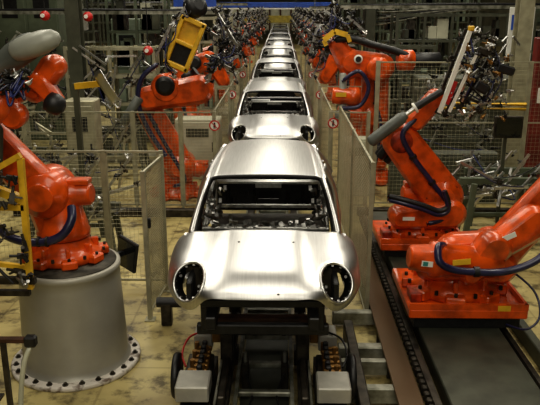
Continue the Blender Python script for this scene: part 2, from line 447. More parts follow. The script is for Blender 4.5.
    # screen pillars
    for s in (-1, 1):
        def S(pts): return [O + V((q[0] * s, q[1], q[2])) for q in pts]
        pa = S([(.712, .97, .875), (.675, 1.17, 1.02), (.625, 1.38, 1.17), (.575, 1.56, 1.285)])
        pb = S([(.650, .945, .90), (.625, 1.12, 1.04), (.582, 1.31, 1.19), (.545, 1.50, 1.280)])
        pc = S([(.615, 1.0, .885), (.60, 1.17, 1.0), (.56, 1.35, 1.15), (.52, 1.52, 1.255)])
        MB().grid([spline(pa, 6), spline([(a + b) / 2 + V((s * .008, -.008, .012)) for a, b in zip(pa, pb)], 6), spline(pb, 6)]).build('windscreen_pillar', 'steel', root, solid=.01)
        MB().grid([spline(pb, 6), spline(pc, 6)]).build('pillar_inner_flange', 'dark', root, solid=.004)
        # roof rail, door shut pillars, rear quarter, sill
        q = MB(); q.tube(S([(.572, 1.50, 1.262), (.568, 2.0, 1.285), (.545, 2.7, 1.28), (.515, 3.25, 1.235)]), .022)
        q.tube(S([(.575, 2.32, 1.25), (.72, 2.36, .95), (.77, 2.34, .6), (.77, 2.30, .34)]), .045)
        q.tube(S([(.52, 3.22, 1.22), (.68, 3.42, .98), (.75, 3.46, .85)]), .06)
        q.tube(S([(.80, 1.05, .36), (.80, 1.7, .30), (.80, 2.35, .36)]), .06)
        q.tube(S([(.715, 1.0, .86), (.79, 1.05, .60), (.80, 1.05, .36)]), .035)
        q.build('side_frame', 'steel', root)
        G = []
        for i in range(21):
            y = 2.34 + (3.55 - 2.34) * i / 20; row = []
            for k in range(9):
                z = .30 + (.93 - .30) * k / 8
                d_ = math.hypot(y - 2.95, z - .28)
                if d_ < .34:
                    z2 = .28 + math.sqrt(max(0, .34 ** 2 - (y - 2.95) ** 2)); z = max(z, min(z2, .93))
                row.append(O + V((s * (.80 + .03 * math.sin(k / 8 * PI) - .05 * (k / 8) ** 3 - .09 * max(0, (y - 3.2) / .35) ** 2), y, z)))
            G.append(row)
        MB().grid(G).build('rear_quarter_panel', 'steel', root, solid=.01)
        n_ = MB(); r3 = random.Random(5)
        n_.tube(S([(.57, 1.5, 1.10), (.53, 1.7, .98), (.56, 1.9, .84), (.50, 2.1, .74)]), .022); n_.tube(S([(.60, 1.3, .98), (.52, 1.45, .88), (.50, 1.7, .80)]), .02)
        for k in range(12): n_.box(S([(r3.uniform(.44, .56), r3.uniform(1.4, 2.5), r3.uniform(.72, 1.0))])[0], (.03, r3.uniform(.02, .06), r3.uniform(.03, .09)), rotm(r3.uniform(-.8, .8), 0, r3.uniform(-.3, .3)))
        for k in range(20):
            y = r3.uniform(1.3, 2.7); z = r3.uniform(.7, 1.12); xx = .60 - .05 * (z - .7)
            n_.box(O + V((s * xx, y, z)), (.03, r3.uniform(.02, .10), r3.uniform(.02, .10)), rotm(r3.uniform(-.8, .8), 0, r3.uniform(-.3, .3)))
        n_.bar(O + V((s * .60, 1.3, .85)), O + V((s * .56, 2.25, 1.15)), .03); n_.bar(O + V((s * .62, 1.2, .98)), O + V((s * .60, 1.9, .72)), .03)
        build_each(n_, 'inner_bracket', 'steelin', root)
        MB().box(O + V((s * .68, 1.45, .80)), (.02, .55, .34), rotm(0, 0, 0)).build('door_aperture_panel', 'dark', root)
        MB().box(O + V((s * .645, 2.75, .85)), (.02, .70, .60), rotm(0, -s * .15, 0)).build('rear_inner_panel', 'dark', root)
    # tail
    b = MB(); b.grid([[O + V((u / 10 * (.70 + .04 * math.sin(k / 5 * PI)), 3.56 + .06 * math.sin(k / 5 * PI) - .09 * (u / 10) ** 2, .42 + .5 * k / 5)) for u in range(-10, 11)] for k in range(6)])
    b.build('tail_panel', 'steel', root, solid=.01); MB().box(O + V((0, 3.42, .68)), (1.2, .02, .46)).build('tail_dark_sheet', 'dark', root)  # dark sheet added before the tail so the rear bulkhead opening looks shaded
    return root
car = make_car()
PITCHC = 6.8
ords = ['', 'second', 'third', 'fourth', 'fifth', 'sixth', 'seventh', 'eighth', 'ninth', 'tenth']
for k in range(1, 10):
    dup(car, (0, 4.95 + PITCHC * k, CARZ), '%s silver bare metal car body shell from the front of the line' % ords[k], group='silver car body shells on the line')
car['group'] = 'silver car body shells on the line'

# ---------------------------------------------------------------- conveyor
for s, n in ((-1, 'left'), (1, 'right')):
    t = thing('conveyor_rail', 'long oily dark conveyor rail under the %s side of the car bodies' % n, 'rail', (s * .36, 40, .0), 'pair of long conveyor rails')
    MB().box((s * .36, 40.5, .22), (.10, 78, .12)).build('rail_beam', 'iron', t)
    MB().box((s * .255, 40.5, .18), (.035, 78, .05)).build('guide_strip', 'beam', t)
    MB().box((s * .42, 40.5, .29), (.02, 78, .03)).build('rail_lip', 'beam', t)
    ft = MB()
    for k in range(40): ft.box((s * .36, 2.5 + k * 1.95, .08), (.14, .16, .16))
    build_each(ft, 'rail_foot', 'iron', t)
MB_ = MB().box((0, 40.5, .012), (.46, 78, .02))
tag(MB_.build('drip_tray', 'plate'), 'dark green oily drip tray on the floor between the conveyor rails', 'tray')
proto = None
cy = [4.3, 4.78, 5.15, 5.62, 6.15, 6.75, 7.4, 8.2, 9.3, 10.4, 11.5, 12.6, 13.7]
for i, y in enumerate(cy):
    o = MB().cbox((0, y, .11), (.50, .07, .05)).build('cross_beam', 'beam', None, (0, y, .11))
    tag(o, 'short grey cross beam spanning between the two conveyor rails, %s from the camera' % (['first', 'second', 'third', 'fourth', 'fifth', 'sixth', 'seventh', 'eighth', 'ninth', 'tenth', 'eleventh', 'twelfth', 'thirteenth'][i]), 'beam', 'cross beams between the conveyor rails')
# the skid each body stands on
def make_skid():
    r = thing('car_skid', 'rusty dark steel skid carrying the nearest car body', 'skid', (0, 4.95, 0))
    for s in (-1, 1):
        MB().cbox((s * .50, 7.0, .82), (.09, 2.9, .08)).build('runner', 'rust', r)
        MB().cbox((s * .36, 6.7, .335), (.06, 3.2, .10)).build('lower_runner', 'iron', r)
    for y in (5.85, 6.9, 8.1):
        MB().cbox((0, y, .74), (1.15, .12, .09)).build('cross_bar', 'rust', r)
        p = MB()
        for s in (-1, 1):
            p.cbox((s * .36, y, .53), (.12, .12, .36)); p.cyl((s * .5, y, .84), (s * .5, y, 1.0), .045)
        build_each(p, 'support_post', 'iron', r)
    d = MB()
    d.cbox((0, 5.82, .66), (.8, .05, .10))
    for k in range(9): d.cbox((-.36 + k * .09, 5.78, .66 + .03 * (k % 3)), (.05, .07, .06))
    d.build('locating_pin_block', 'dark', r)
    return r
sk = make_skid(); sk['group'] = 'steel skids under the car bodies'
for k in range(1, 10): dup(sk, (0, 4.95 + PITCHC * k, 0), 'rusty dark steel skid carrying the %s car body from the front' % ords[k], group='steel skids under the car bodies')

for x, lab in ((-.19, 'left'), (.19, 'right')):
    r = thing('stop_cylinder', 'small pneumatic stop beside the %s conveyor rail under the nearest car' % lab, 'cylinder', (x, 5.9, 0), 'pneumatic stops between the rails')
    MB().cbox((x, 5.9, .16), (.07, .16, .28), .01).build('stop_body', 'iron', r); MB().cyl((x, 5.86, .30), (x, 5.86, .40), .018).build('rod', 'alu', r)
    MB().tube([(x, 5.82, .2), (x * .6, 5.6, .10), (x * .9, 5.3, .06), (x * .8, 5.0, .04)], .010, n=6).build('air_hose', 'black', r)
def drive_unit(s, side, y0=0., lab=None):
    r = thing('drive_unit', lab or 'grey boxed drive unit with a black wheel, just %s of the conveyor rails' % side, 'drive unit', (s * .62, 5.5 + y0, 0), 'drive units beside the conveyor')
    Y = y0
    X = s * .61
    MB().cbox((X, 5.26 + Y, .395), (.29, .30, .15), .012).build('housing', 'boxgrey', r)
    MB().cbox((X, 5.62 + Y, .30), (.24, .54, .14)).build('gearbox', 'iron', r)
    MB().cbox((X, 6.13 + Y, .42), (.18, .26, .16)).build('rear_housing', 'boxgrey', r)
    MB().box((X, 5.5 + Y, .10), (.26, 1.3, .2)).build('plinth', 'iron', r)
    w = MB().lathe((s * .80, 5.55 + Y, .33), [(.05, -.03), (.20, -.03), (.21, -.015), (.21, .015), (.20, .03), (.05, .03)], (1, 0, 0), 28)
    w.build('wheel', 'black', r)
    MB().cyl((s * .76, 5.55 + Y, .33), (s * .84, 5.55 + Y, .33), .05).build('hub', 'iron', r)
    v = MB()
    for k in range(7):
        v.cyl((X + .05 * ((k % 2) * 2 - 1), 5.42 + Y + k * .085, .36), (X + .05 * ((k % 2) * 2 - 1), 5.42 + Y + k * .085, .47), .024, n=10)
        v.cbox((X + .02, 5.42 + Y + k * .085, .40), (.15, .04, .05))
    build_each(v, 'valve_block', 'brass', r)
    k_ = MB()
    for k in range(6): k_.cbox((X - s * .03, 5.45 + Y + k * .09, .46), (.05, .05, .07))
    build_each(k_, 'connector', 'black', r)
    MB().tube([(X, 6.1 + Y, .5), (X + s * .12, 5.9 + Y, .53), (X + s * .16, 5.7 + Y, .47), (X + s * .1, 5.5 + Y, .45)], .010).build('cable', 'red' if s < 0 else 'black', r)
    MB().cbox((s * .47, 6.0 + Y, .52), (.08, .14, .12)).build('junction_box', 'brass', r)
    return r
drive_unit(-1, 'left'); drive_unit(1, 'right')

# side beams to the right of the line, resting on the floor
for i, (y, w) in enumerate(((5.62, .10), (6.12, .07), (6.42, .12), (7.25, .10))):
    o = MB().cbox((1.0, y, .11), (.50, w, .16), .01).build('side_beam', 'beam', None, (1.0, y, 0))
    tag(o, '%s worn grey beam from the camera lying across the floor right of the conveyor' % ('nearest', 'second', 'third', 'farthest')[i], 'beam', 'side beams right of the conveyor')
o = MB().cbox((.90, 6.1, .12), (.10, 1.7, .20), .01).build('side_channel', 'iron', None, (.90, 6.1, 0)); tag(o, 'dark oily channel running beside the right drive unit', 'channel')
for x, y, L, z, nm in ((-1.08, 7.25, .42, .28, 'left'),):
    r = thing('clamp_cylinder', 'black clamping cylinder standing beside the foot of the open gate left of the car', 'cylinder', (x, y, 0))
    MB().cyl((x - L / 2, y, z), (x + L / 2, y, z), .06).build('barrel', 'black', r)
    MB().cbox((x - .1, y, z / 2), (.12, .12, z)).build('foot', 'iron', r); MB().cyl((x + L / 2, y, z), (x + L / 2 + .1, y, z), .02).build('rod', 'alu', r)

# ---------------------------------------------------------------- robots
NY = V((0, -1, 0))
def clampset(part, pts, seed, sz=.09, names='clamp', ml=('alu', 'black', 'steelin', 'iron', 'black', 'dark', 'iron')):
    r = random.Random(seed)
    for p in pts:
        p = V(p); R = rotm(r.uniform(-1.5, 1.5), r.uniform(-1.5, 1.5), r.uniform(0, 6)); mm = r.choice(ml)
        mb = MB()
        mb.box(p, (sz * .5, sz * .4, sz * 1.1), R)
        mb.cyl(p + R @ V((0, 0, sz * .4)), p + R @ V((0, 0, sz * 1.3)), sz * .16, n=8)
        mb.box(p + R @ V((sz * .5, 0, sz * .2)), (sz * 1.0, sz * .15, sz * .2), R)
        mb.cyl(p + R @ V((-sz * .3, sz * .3, 0)), p + R @ V((sz * .5, sz * .3, -sz * .5)), sz * .2, n=8)
        mb.build(names, mm, part)

def gripper(root, segs, seed, nclamp=16, w=.05, m='alu', sz=.09, hoses=3, name='gripper_frame'):
    fr = MB()
    for a, b in segs: fr.bar(a, b, w, w)
    part = fr.build(name, m, root)
    r = random.Random(seed); pts = []
    for k in range(nclamp):
        a, b = r.choice(segs); t = r.uniform(0, 1); p = V(a).lerp(V(b), t)
        pts.append(p + V((r.uniform(-1, 1), r.uniform(-1, 1), r.uniform(-1, 1))) * sz * 1.0)
    clampset(part, pts, seed + 1, sz)
    for k in range(hoses):
        a, b = r.choice(segs); c, d = r.choice(segs)
        p = V(a).lerp(V(b), r.random()); q = V(c).lerp(V(d), r.random())
        MB().tube([p, p.lerp(q, .4) + V((r.uniform(-.15, .15), -.12, -.12)), q], .010, n=6).build('air_hose', r.choice(['black', 'hose', 'blue']), part)
    return part

def foot_and_turret(root, base, S, k=1., m='orange', rot=0., near=True, tk=1.):
    b = V(base)
    f = MB(); f.lathe(b, [(.40 * k, 0), (.42 * k, .02), (.42 * k, .09 * k), (.33 * k, .13 * k), (.30 * k, .20 * k), (.29 * k, .26 * k)], n=32)
    for i in range(8):
        a = i * PI / 4 + PI / 8 + rot; c = b + V((math.cos(a) * .42 * k, math.sin(a) * .42 * k, .05 * k))
        f.cbox(c, (.16 * k, .18 * k, .10 * k), .015, rotm(0, 0, a))
        f.cbox(b + V((math.cos(a) * .34 * k, math.sin(a) * .34 * k, .13 * k)), (.10 * k, .05 * k, .16 * k), .01, rotm(0, 0, a))
    ft = f.build('robot_foot', m, root)
    bl = MB()
    for i in range(16):
        a = i * PI / 8 + rot; c = b + V((math.cos(a) * .46 * k, math.sin(a) * .46 * k, .09 * k)); bl.cyl(c, c + V((0, 0, .04 * k)), .018 * k, n=6)
    
    if near: build_each(bl, 'foot_bolt', 'iron', ft)
    t = MB(); zt = S.z - .10 * k - b.z
    t.lathe(b, [(.27 * k, .26 * k), (.31 * k, .28 * k), (.31 * k, .34 * k), (.27 * k, min(zt, .42 * k)), (.22 * k, zt)], n=32)
    t.link(b + V((0, 0, .36 * k)), S, .24 * tk, .23 * tk, .34 * tk, NY, .05 * tk)
    return t

def robot(label, base, S, E, W, motor=(1, 0, 0), k=1., m='orange', bal=None, tip=None, group=None, rear=None, armr=(.22, .16), loc_only=False, hose=True, rot=0., name='welding_robot', balmat='greybal', armoff=.12, mlen=.52, near=False, fk=None, mdz=0., balk=1.):
    base, S, E, W = V(base), V(S), V(E), V(W)
    root = thing(name, label, 'robot', base, group)
    t = foot_and_turret(root, base, S, fk or k, m, rot, near, k); t.build('turret', m, root)
    g = MB(); g.lathe(S + V((0, .30 * k, 0)), [(.10 * k, 0), (.20 * k, .01), (.22 * k, .03), (.25 * k, .10 * k), (.25 * k, .48 * k), (.22 * k, .54 * k), (.15 * k, .56 * k), (.14 * k, .60 * k)], NY, 28)
    g.build('shoulder_housing', m, root)
    mv = V(motor).normalized()
    mo = MB(); mo.lathe(S + V((0, .05 * k, -.02 * k + mdz)), [(.15 * k, .1 * k), (.15 * k, (mlen - .16) * k), (.12 * k, (mlen - .14) * k), (.12 * k, (mlen - .02) * k), (.09 * k, mlen * k)], mv, 20)
    q = frame_of(mv)
    mo.cbox(S + mv * (mlen - .14) * k + V((0, .05 * k, .12 * k + mdz)), (.24 * k, .16 * k, .06 * k), .01)
    mo.build('shoulder_motor', m, root)
    a = MB(); a.link(S, E, armr[0] * k, armr[1] * k, .20 * k, NY, .045 * k, off=armoff * k)
    ar = a.build('lower_arm', m, root)
    c = MB(); off = NY * (armoff + .10) * k
    for p, r in ((S, armr[0] * .62 * k), (E, armr[1] * .62 * k)): c.lathe(p + off, [(r, 0), (r * .96, .02 * k), (r * .5, .03 * k)], NY, 20)
    for i in range(8 if near else 0):
        aa = i * PI / 4; c.cyl(S + off + V((math.cos(aa), 0, math.sin(aa))) * armr[0] * .8 * k, S + off + NY * .02 + V((math.cos(aa), 0, math.sin(aa))) * armr[0] * .8 * k, .012 * k, n=6)
    build_each(c, 'joint_cover', 'orangedk' if m == 'orange' else m, ar)
    # upper arm: housing at the elbow, tapering tube, rear motors
    d = (W - E).normalized()
    u = MB(); u.lathe(E + V((0, .20 * k, 0)), [(.12 * k, 0), (.18 * k, .02 * k), (.18 * k, .30 * k), (.14 * k, .33 * k)], NY, 24)
    u.lathe(E - d * .16 * k + V((0, .06, 0)), [(.10 * k, 0), (.17 * k, .03 * k), (.17 * k, .28 * k), (.125 * k, .38 * k), (.10 * k, (W - E).length + .10 * k)], d, 20)
    ua = u.build('upper_arm', m, root)
    rr = V(rear).normalized() if rear else -d
    mm = MB()
    x, y, _ = frame_of(d)
    for dx, dy in ((.07, .05), (-.07, .05), (0, -.07)): mm.lathe(E + V((0, .06, 0)) + x * dx * k + y * dy * k, [(.06 * k, .1 * k), (.06 * k, .34 * k), (.045 * k, .36 * k)], rr, 14)
    build_each(mm, 'axis_motor', 'black', ua)
    w = MB(); w.lathe(W + V((0, .06, 0)), [(.08 * k, -.10 * k), (.105 * k, -.06 * k), (.105 * k, .05 * k), (.07 * k, .10 * k), (.07 * k, .16 * k), (.085 * k, .17 * k), (.085 * k, .20 * k)], (V(tip) - W) if tip else d, 18)
    w.build('wrist', 'black', root)
    if bal:
        b0, b1 = V(bal[0]), V(bal[1]); L = (b1 - b0).length
        MB().lathe(b0, [(rr_ * k * balk, hh_) for rr_, hh_ in ((.04, 0), (.085, .02), (.095, .05), (.095, L * .72), (.075, L * .74), (.06, L * .8))], b1 - b0, 20).build('balancer', balmat, root)
        MB().cyl(b0.lerp(b1, .75), b1, .028 * k, n=12).build('balancer_rod', 'alu', root)
    if hose:
        nn = NY * .27 * k; perp = frame_of(E - S)[0]; sd = 1 if perp.x > 0 else -1
        h = MB().tube([base + V((0, -.42 * k, .25 * k)), S + nn * 1.15 + V((.1 * k, 0, -.18 * k)), S.lerp(E, .3) + nn * 1.05, S.lerp(E, .75) + nn, E + nn * .95 + V((0, 0, .10 * k)), E.lerp(W, .5) + nn * .8 + V((0, 0, .08 * k)), W + nn * .4], .035 * k, n=10, sub=7)
        h.build('dress_hose', 'hose', root)
        cl = MB()
        for tt in (.3, .75):
            p = S.lerp(E, tt) + nn; x_, y_, dd = frame_of(E - S); cl.cyl(p - dd * .02 * k, p + dd * .02 * k, .05 * k, n=12)
        build_each(cl, 'hose_clamp', 'black', root)
    return root

# left foreground robot on its round pedestal
ped = thing('robot_pedestal', 'large round grey steel pedestal with a bolted worn flange at the left foreground', 'pedestal', (-2.0, 6.42, 0))
MB().lathe((-2.0, 6.42, 0), [(.57, .045), (.545, .06), (.535, .12), (.50, .95), (.50, 1.04), (.51, 1.05), (.51, 1.10), (.49, 1.105), (.02, 1.105)], n=64).build('pedestal_drum', 'ped', ped)
fl = MB().lathe((-2.0, 6.42, 0), [(.50, .0), (.655, .0), (.66, .012), (.66, .04), (.645, .05), (.50, .05)], n=64).build('base_flange', 'flange', ped)
b = MB()
for k in range(24):
    a = k * PI / 12 + .1; c = V((-2.0 + .605 * math.cos(a), 6.42 + .605 * math.sin(a), .05)); b = MB(); b.cyl(c, c + V((0, 0, .028)), .017, n=6); b.cyl(c, c + V((0, 0, .008)), .03, n=10); b.build('anchor_bolt', 'iron', fl)


MB().lathe((-2.0, 6.42, 1.105), [(.47, 0), (.47, .012), (.02, .012)], n=48).build('top_plate', 'iron', ped)

R1 = robot('big orange robot on the round grey pedestal at the left edge with a wire gripper', (-2.06, 6.52, 1.118), (-2.17, 6.5, 1.82), (-2.86, 6.5, 2.62), (-2.12, 6.5, 2.90),
           motor=(1, -.10, .05), k=.95, armr=(.21, .19), hose=False, mlen=.46, mdz=-.03, near=True, fk=.86, name='handling_robot', tip=(-1.9, 6.4, 3.1))
h = MB().tube([(-2.5, 6.0, 1.62), (-2.42, 6.0, 1.52), (-2.25, 5.98, 1.47), (-2.05, 5.98, 1.47), (-1.90, 6.0, 1.53), (-1.82, 6.05, 1.66), (-1.84, 6.15, 1.76)], .042, n=12, sub=7); h.build('dress_hose', 'hose', R1)
cl = MB()
for x in (-2.22, -2.12, -2.04): cl.cyl((x - .012, 5.98, 1.47), (x + .012, 5.98, 1.47), .05, n=14)
build_each(cl, 'hose_clamp', 'black', R1)
# olive cast counter-arm shell over the top and orange elbow housings
MB().lathe((-2.57, 6.1, 2.94), [(.07, 0), (.09, .03), (.095, .1), (.10, .30), (.12, .42), (.12, .58), (.09, .66), (.05, .70)], (.72, 0, .46), 24).build('arm_cover', 'greybal', R1)
MB().lathe((-2.21, 6.02, 3.20), [(.05, 0), (.085, .03), (.10, .10), (.105, .20), (.10, .32), (.075, .41), (.04, .45), (.012, .46)], (.92, .0, .30), 24).build('end_cap', 'greylt', R1)
MB().lathe((-2.46, 5.85, 3.02), [(.075, 0), (.09, .01), (.09, .05), (.075, .06)], (.76, 0, .42), 20).build('collar_ring', 'white', R1)
MB().lathe((-2.54, 5.85, 2.965), [(.07, 0), (.075, .08)], (.76, 0, .42), 20).build('collar_end', 'hose', R1)
e = MB(); e.link((-2.10, 6.25, 2.84), (-1.93, 6.25, 3.06), .10, .11, .24, NY, .05); e.link((-2.04, 6.2, 2.92), (-1.92, 6.2, 2.76), .10, .07, .2, NY, .04); e.build('wrist_casting', 'orange', R1)
MB().lathe((-1.98, 6.12, 2.78), [(.05, 0), (.09, .02), (.10, .08), (.085, .15), (.04, .18)], (.85, 0, -.45), 20).build('wrist_cap', 'black', R1)
e = MB(); e.lathe((-2.36, 6.05, 2.76), [(.10, 0), (.16, .02), (.17, .14), (.14, .2), (.06, .22)], NY, 24); e.lathe((-2.22, 6.05, 2.66), [(.08, 0), (.11, .02), (.115, .14), (.09, .18)], NY, 20); build_each(e, 'gear_housing', 'orange', R1)
gripper(R1, [((-2.24, 5.8, 3.0), (-2.0, 5.8, 3.0)), ((-2.22, 5.8, 2.92), (-2.02, 5.8, 3.08)), ((-2.16, 5.8, 3.08), (-2.12, 5.8, 2.88)), ((-2.22, 5.8, 3.05), (-2.04, 5.8, 2.9))], 11, 30, .025, 'iron', .05, 8)
MB().link((-2.48, 6.10, 2.50), (-2.58, 6.10, 1.95), .09, .12, .05, NY, .02).build('arm_guard', 'olive', R1)

# yellow tool stand, left edge
r = thing('tool_stand', 'yellow open steel tool stand with black clamps at the left edge before the pedestal', 'tool stand', (-2.2, 5.6, 0))
f = MB()
f.bar((-2.06, 5.6, 2.35), (-2.09, 5.6, 1.16), .05); f.bar((-2.30, 5.6, 2.25), (-2.06, 5.6, 2.38), .05); f.bar((-2.4, 5.6, 1.92), (-2.07, 5.6, 1.92), .05)
f.bar((-2.4, 5.6, 1.40), (-2.08, 5.6, 1.36), .04); f.bar((-2.38, 5.62, 2.10), (-2.08, 5.62, 1.98), .07); f.bar((-2.38, 5.6, 2.4), (-2.40, 5.6, 1.16), .05)
f.build('stand_frame', 'yellow', r)
f = MB(); f.bar((-2.62, 5.6, 0), (-2.62, 5.6, 1.2), .09); f.bar((-2.66, 5.6, 1.24), (-2.04, 5.6, 1.24), .06); f.bar((-2.66, 5.6, 1.12), (-2.10, 5.6, 1.12), .05); f.box((-2.62, 5.6, .01), (.24, .24, .02)); f.build('stand_column', 'iron', r)
clampset(r, [(-2.28, 5.52, 2.10), (-2.22, 5.5, 2.22), (-2.30, 5.52, 2.30), (-2.14, 5.52, 2.02), (-2.22, 5.5, 1.98), (-2.30, 5.5, 1.96), (-2.12, 5.52, 2.2), (-2.10, 5.52, 1.50), (-2.12, 5.52, 1.24), (-2.06, 5.5, 1.60), (-2.16, 5.52, 1.36)], 21, .085)
clampset(r, [(-2.26, 5.55, 1.76), (-2.31, 5.55, 1.62), (-2.2, 5.55, 1.7), (-2.06, 5.53, 1.32)], 25, .06, 'sensor')
MB().tube([(-2.36, 5.5, 2.3), (-2.26, 5.45, 2.05), (-2.32, 5.45, 1.8), (-2.38, 5.5, 1.5), (-2.2, 5.5, 1.25)], .015, n=8).build('cable', 'black', r)
r = thing('coupling_arm', 'dark rusty coupling arm with a pale hose at the lower left edge', 'coupling', (-2.0, 5.2, 0))
MB().cbox((-2.14, 5.2, .86), (.34, .05, .05)).build('arm_bar', 'rust', r); MB().cbox((-1.98, 5.2, .85), (.10, .08, .10), .015).build('coupling_head', 'black', r)
MB().bar((-2.22, 5.2, 0), (-2.22, 5.2, .88), .04).build('post', 'iron', r); MB().cbox((-2.0, 5.15, .10), (.2, .10, .10)).build('valve', 'hose', r)
MB().tube([(-1.98, 5.18, .81), (-2.03, 5.12, .66), (-2.06, 5.05, .35), (-2.06, 5.0, .02)], .022, n=10).build('pale_hose', 'cream', r)

# right foreground robot on the travelling carriage
R4 = robot('large orange robot in the right foreground with its arm leaving the frame', (2.06, 7.02, .585), (2.46, 6.98, 1.04), (3.14, 6.95, 1.96), (3.6, 6.9, 2.7), motor=(-1, -.12, .0), k=.90, armr=(.25, .22), hose=False, near=True, fk=1.12, name='handling_robot', rear=(.4, 0, .8), rot=.2)
m_ = MB(); m_.lathe((2.42, 6.60, 1.04), [(.10, 0), (.15, .02), (.165, .25), (.165, .62), (.185, .63), (.185, .74), (.15, .76), (.13, .95), (.10, .97)], (-1, -.06, .09), 26); m_.build('drive_motor', 'orange', R4)
m_ = MB(); m_.link((1.70, 6.80, .92), (2.46, 6.80, .94), .12, .18, .28, NY, .05); m_.link((2.34, 6.62, 1.20), (2.74, 6.7, 1.46), .14, .18, .22, NY, .05); m_.link((2.1, 6.6, .95), (2.32, 6.6, 1.22), .12, .17, .28, NY, .05); build_each(m_, 'gear_casting', 'orange', R4)
m_ = MB(); m_.box((1.66, 6.405, 1.10), (.20, .004, .06), rotm(0, .1, 0)); a_ = m_.build('label_plate', 'white', R4)
a_ = MB().box((1.60, 6.401, 1.106), (.05, .004, .045), rotm(0, .1, 0)).build('green_mark', 'teal', a_)
MB().box((1.95, 6.37, 1.14), (.18, .004, .06), rotm(0, -.1, 0)).build('hazard_label', 'yellow', R4)
MB().box((2.42, 6.49, 1.36), (.18, .004, .055), rotm(0, -.45, 0)).build('label_plate', 'white', R4)
MB().tube([(1.80, 6.55, 1.25), (1.72, 6.42, 1.28), (1.72, 6.34, 1.16), (1.84, 6.34, 1.08), (2.05, 6.34, 1.05), (2.35, 6.34, 1.05), (2.62, 6.34, 1.14), (2.8, 6.36, 1.28), (3.0, 6.4, 1.5)], .038, n=12, sub=7).build('dress_hose', 'hose', R4)
MB().cyl((2.07, 6.34, 1.05), (2.12, 6.34, 1.05), .055, n=14).build('hose_clamp', 'black', R4)
MB().tube([(2.56, 6.9, .9), (2.78, 6.6, .75), (2.80, 6.4, .55), (2.66, 6.35, .42), (2.5, 6.5, .4)], .012, n=8).build('cable', 'hose', R4)
def carriage(label, x0, x1, y0, y1, z):
    r = thing('robot_carriage', label, 'carriage', ((x0 + x1) / 2, (y0 + y1) / 2, .36), 'travelling robot carriages')
    MB().cbox(((x0 + x1) / 2, (y0 + y1) / 2, z - .05), (x1 - x0, y1 - y0, .10), .012).build('carriage_plate', 'orange', r)
    MB().box(((x0 + x1) / 2, (y0 + y1) / 2, (z - .1 + .36) / 2), (x1 - x0 - .12, y1 - y0 - .1, z - .1 - .36)).build('slide', 'dark', r)
    f = MB(); f.box(((x0 + x1) / 2, y0 + .02, z + .03), (x1 - x0, .03, .07)); f.box((x1 - .02, (y0 + y1) / 2, z + .03), (.03, y1 - y0, .07)); build_each(f, 'edge_guard', 'orange', r)
    MB().box((x1 - .25, y0 + .002, z + .02), (.13, .004, .06)).build('number_plate', 'yellow', r)
    MB().cbox((x0 + .1, y0 + .3, z + .05), (.12, .25, .1), .01).build('gear_cover', 'orangedk', r)
    return r
carriage('orange carriage plate under the large right foreground robot', 1.48, 2.70, 6.45, 7.62, .58)
carriage('orange carriage plate under the second right robot holding the big gripper', 1.48, 2.62, 8.55, 9.6, .55)

# track
r = thing('robot_track', 'long dark steel travelling track carrying the two right robots', 'track', (2.02, 9, 0))
MB().cbox((2.02, 7.6, .31), (.84, 6.2, .08), .01).build('track_plate', 'plate', r)
MB().box((2.02, 7.6, .14), (.70, 6.2, .26)).build('track_bed', 'dark', r)
MB().box((1.52, 7.6, .25), (.06, 6.2, .06)).build('rack_rail', 'iron', r); MB().box((2.54, 7.6, .25), (.05, 6.2, .06)).build('rack_rail', 'iron', r)
e = MB()
for k in range(60): e.cbox((1.505, 4.6 + k * .105, .20), (.12, .055, .09), .01)
e.build('chain_block', 'iron', r)
r = thing('walkway_plate', 'long brown perforated steel walkway strip right of the conveyor', 'walkway', (1.33, 7, 0))
MB().cbox((1.315, 7.2, .185), (.23, 5.6, .03), .006).build('tread_plate', 'walk', r)
f = MB()
for k in range(8):
    for s in (-1, 1): f.box((1.315 + s * .08, 4.6 + k * .75, .085), (.04, .05, .17))
build_each(f, 'support_foot', 'iron', r)
o = MB().cbox((2.86, 6.3, .09), (.10, 3.8, .18), .01).build('cable_duct', 'olive', None, (2.86, 6.3, 0)); tag(o, 'dark cable duct on the floor right of the track', 'duct')

# second right robot with the big gripper
R5 = robot('upright orange robot on the track, holding the big wiry gripper above the right fence', (2.08, 9.05, .555), (2.32, 9.0, 1.12), (1.72, 9.0, 1.88), (2.06, 9.0, 2.34), motor=(-1, -.1, .05), k=1.0, armr=(.28, .24), balk=.8, bal=((1.27, 8.6, 1.90), (1.84, 8.6, 2.36)), name='handling_robot', balmat='greybal', rot=.3, near=True)
MB().lathe((1.84, 8.6, 2.36), [(.045, 0), (.05, .05), (.045, .12), (.045, .38)], (.85, 0, .55), 14).build('balancer_sleeve', 'black', R5)
MB().lathe((1.82, 8.6, 2.345), [(.07, 0), (.07, .03)], (.85, 0, .55), 14).build('balancer_collar', 'white', R5)
m_ = MB(); m_.link((1.75, 8.80, .86), (2.42, 8.80, .92), .15, .20, .34, NY, .06); m_.build('gear_casting', 'orange', R5)
MB().box((1.84, 8.62, .88), (.16, .004, .05)).build('label_plate', 'white', R5)
for dz, mm in ((0, 'hose'), (.05, 'black')):
    MB().tube([(1.55, 8.6, 1.15 + dz), (1.75, 8.52, 1.12 + dz), (2.0, 8.5, 1.05 + dz), (2.2, 8.5, .98 + dz), (2.32, 8.5, 1.05 + dz), (2.25, 8.5, 1.3)], .035, n=10, sub=6).build('dress_hose', mm, R5)
m_ = MB(); m_.link((1.90, 8.86, 2.15), (2.14, 8.86, 2.44), .12, .12, .22, NY, .04); m_.build('wrist_casting', 'orange', R5)
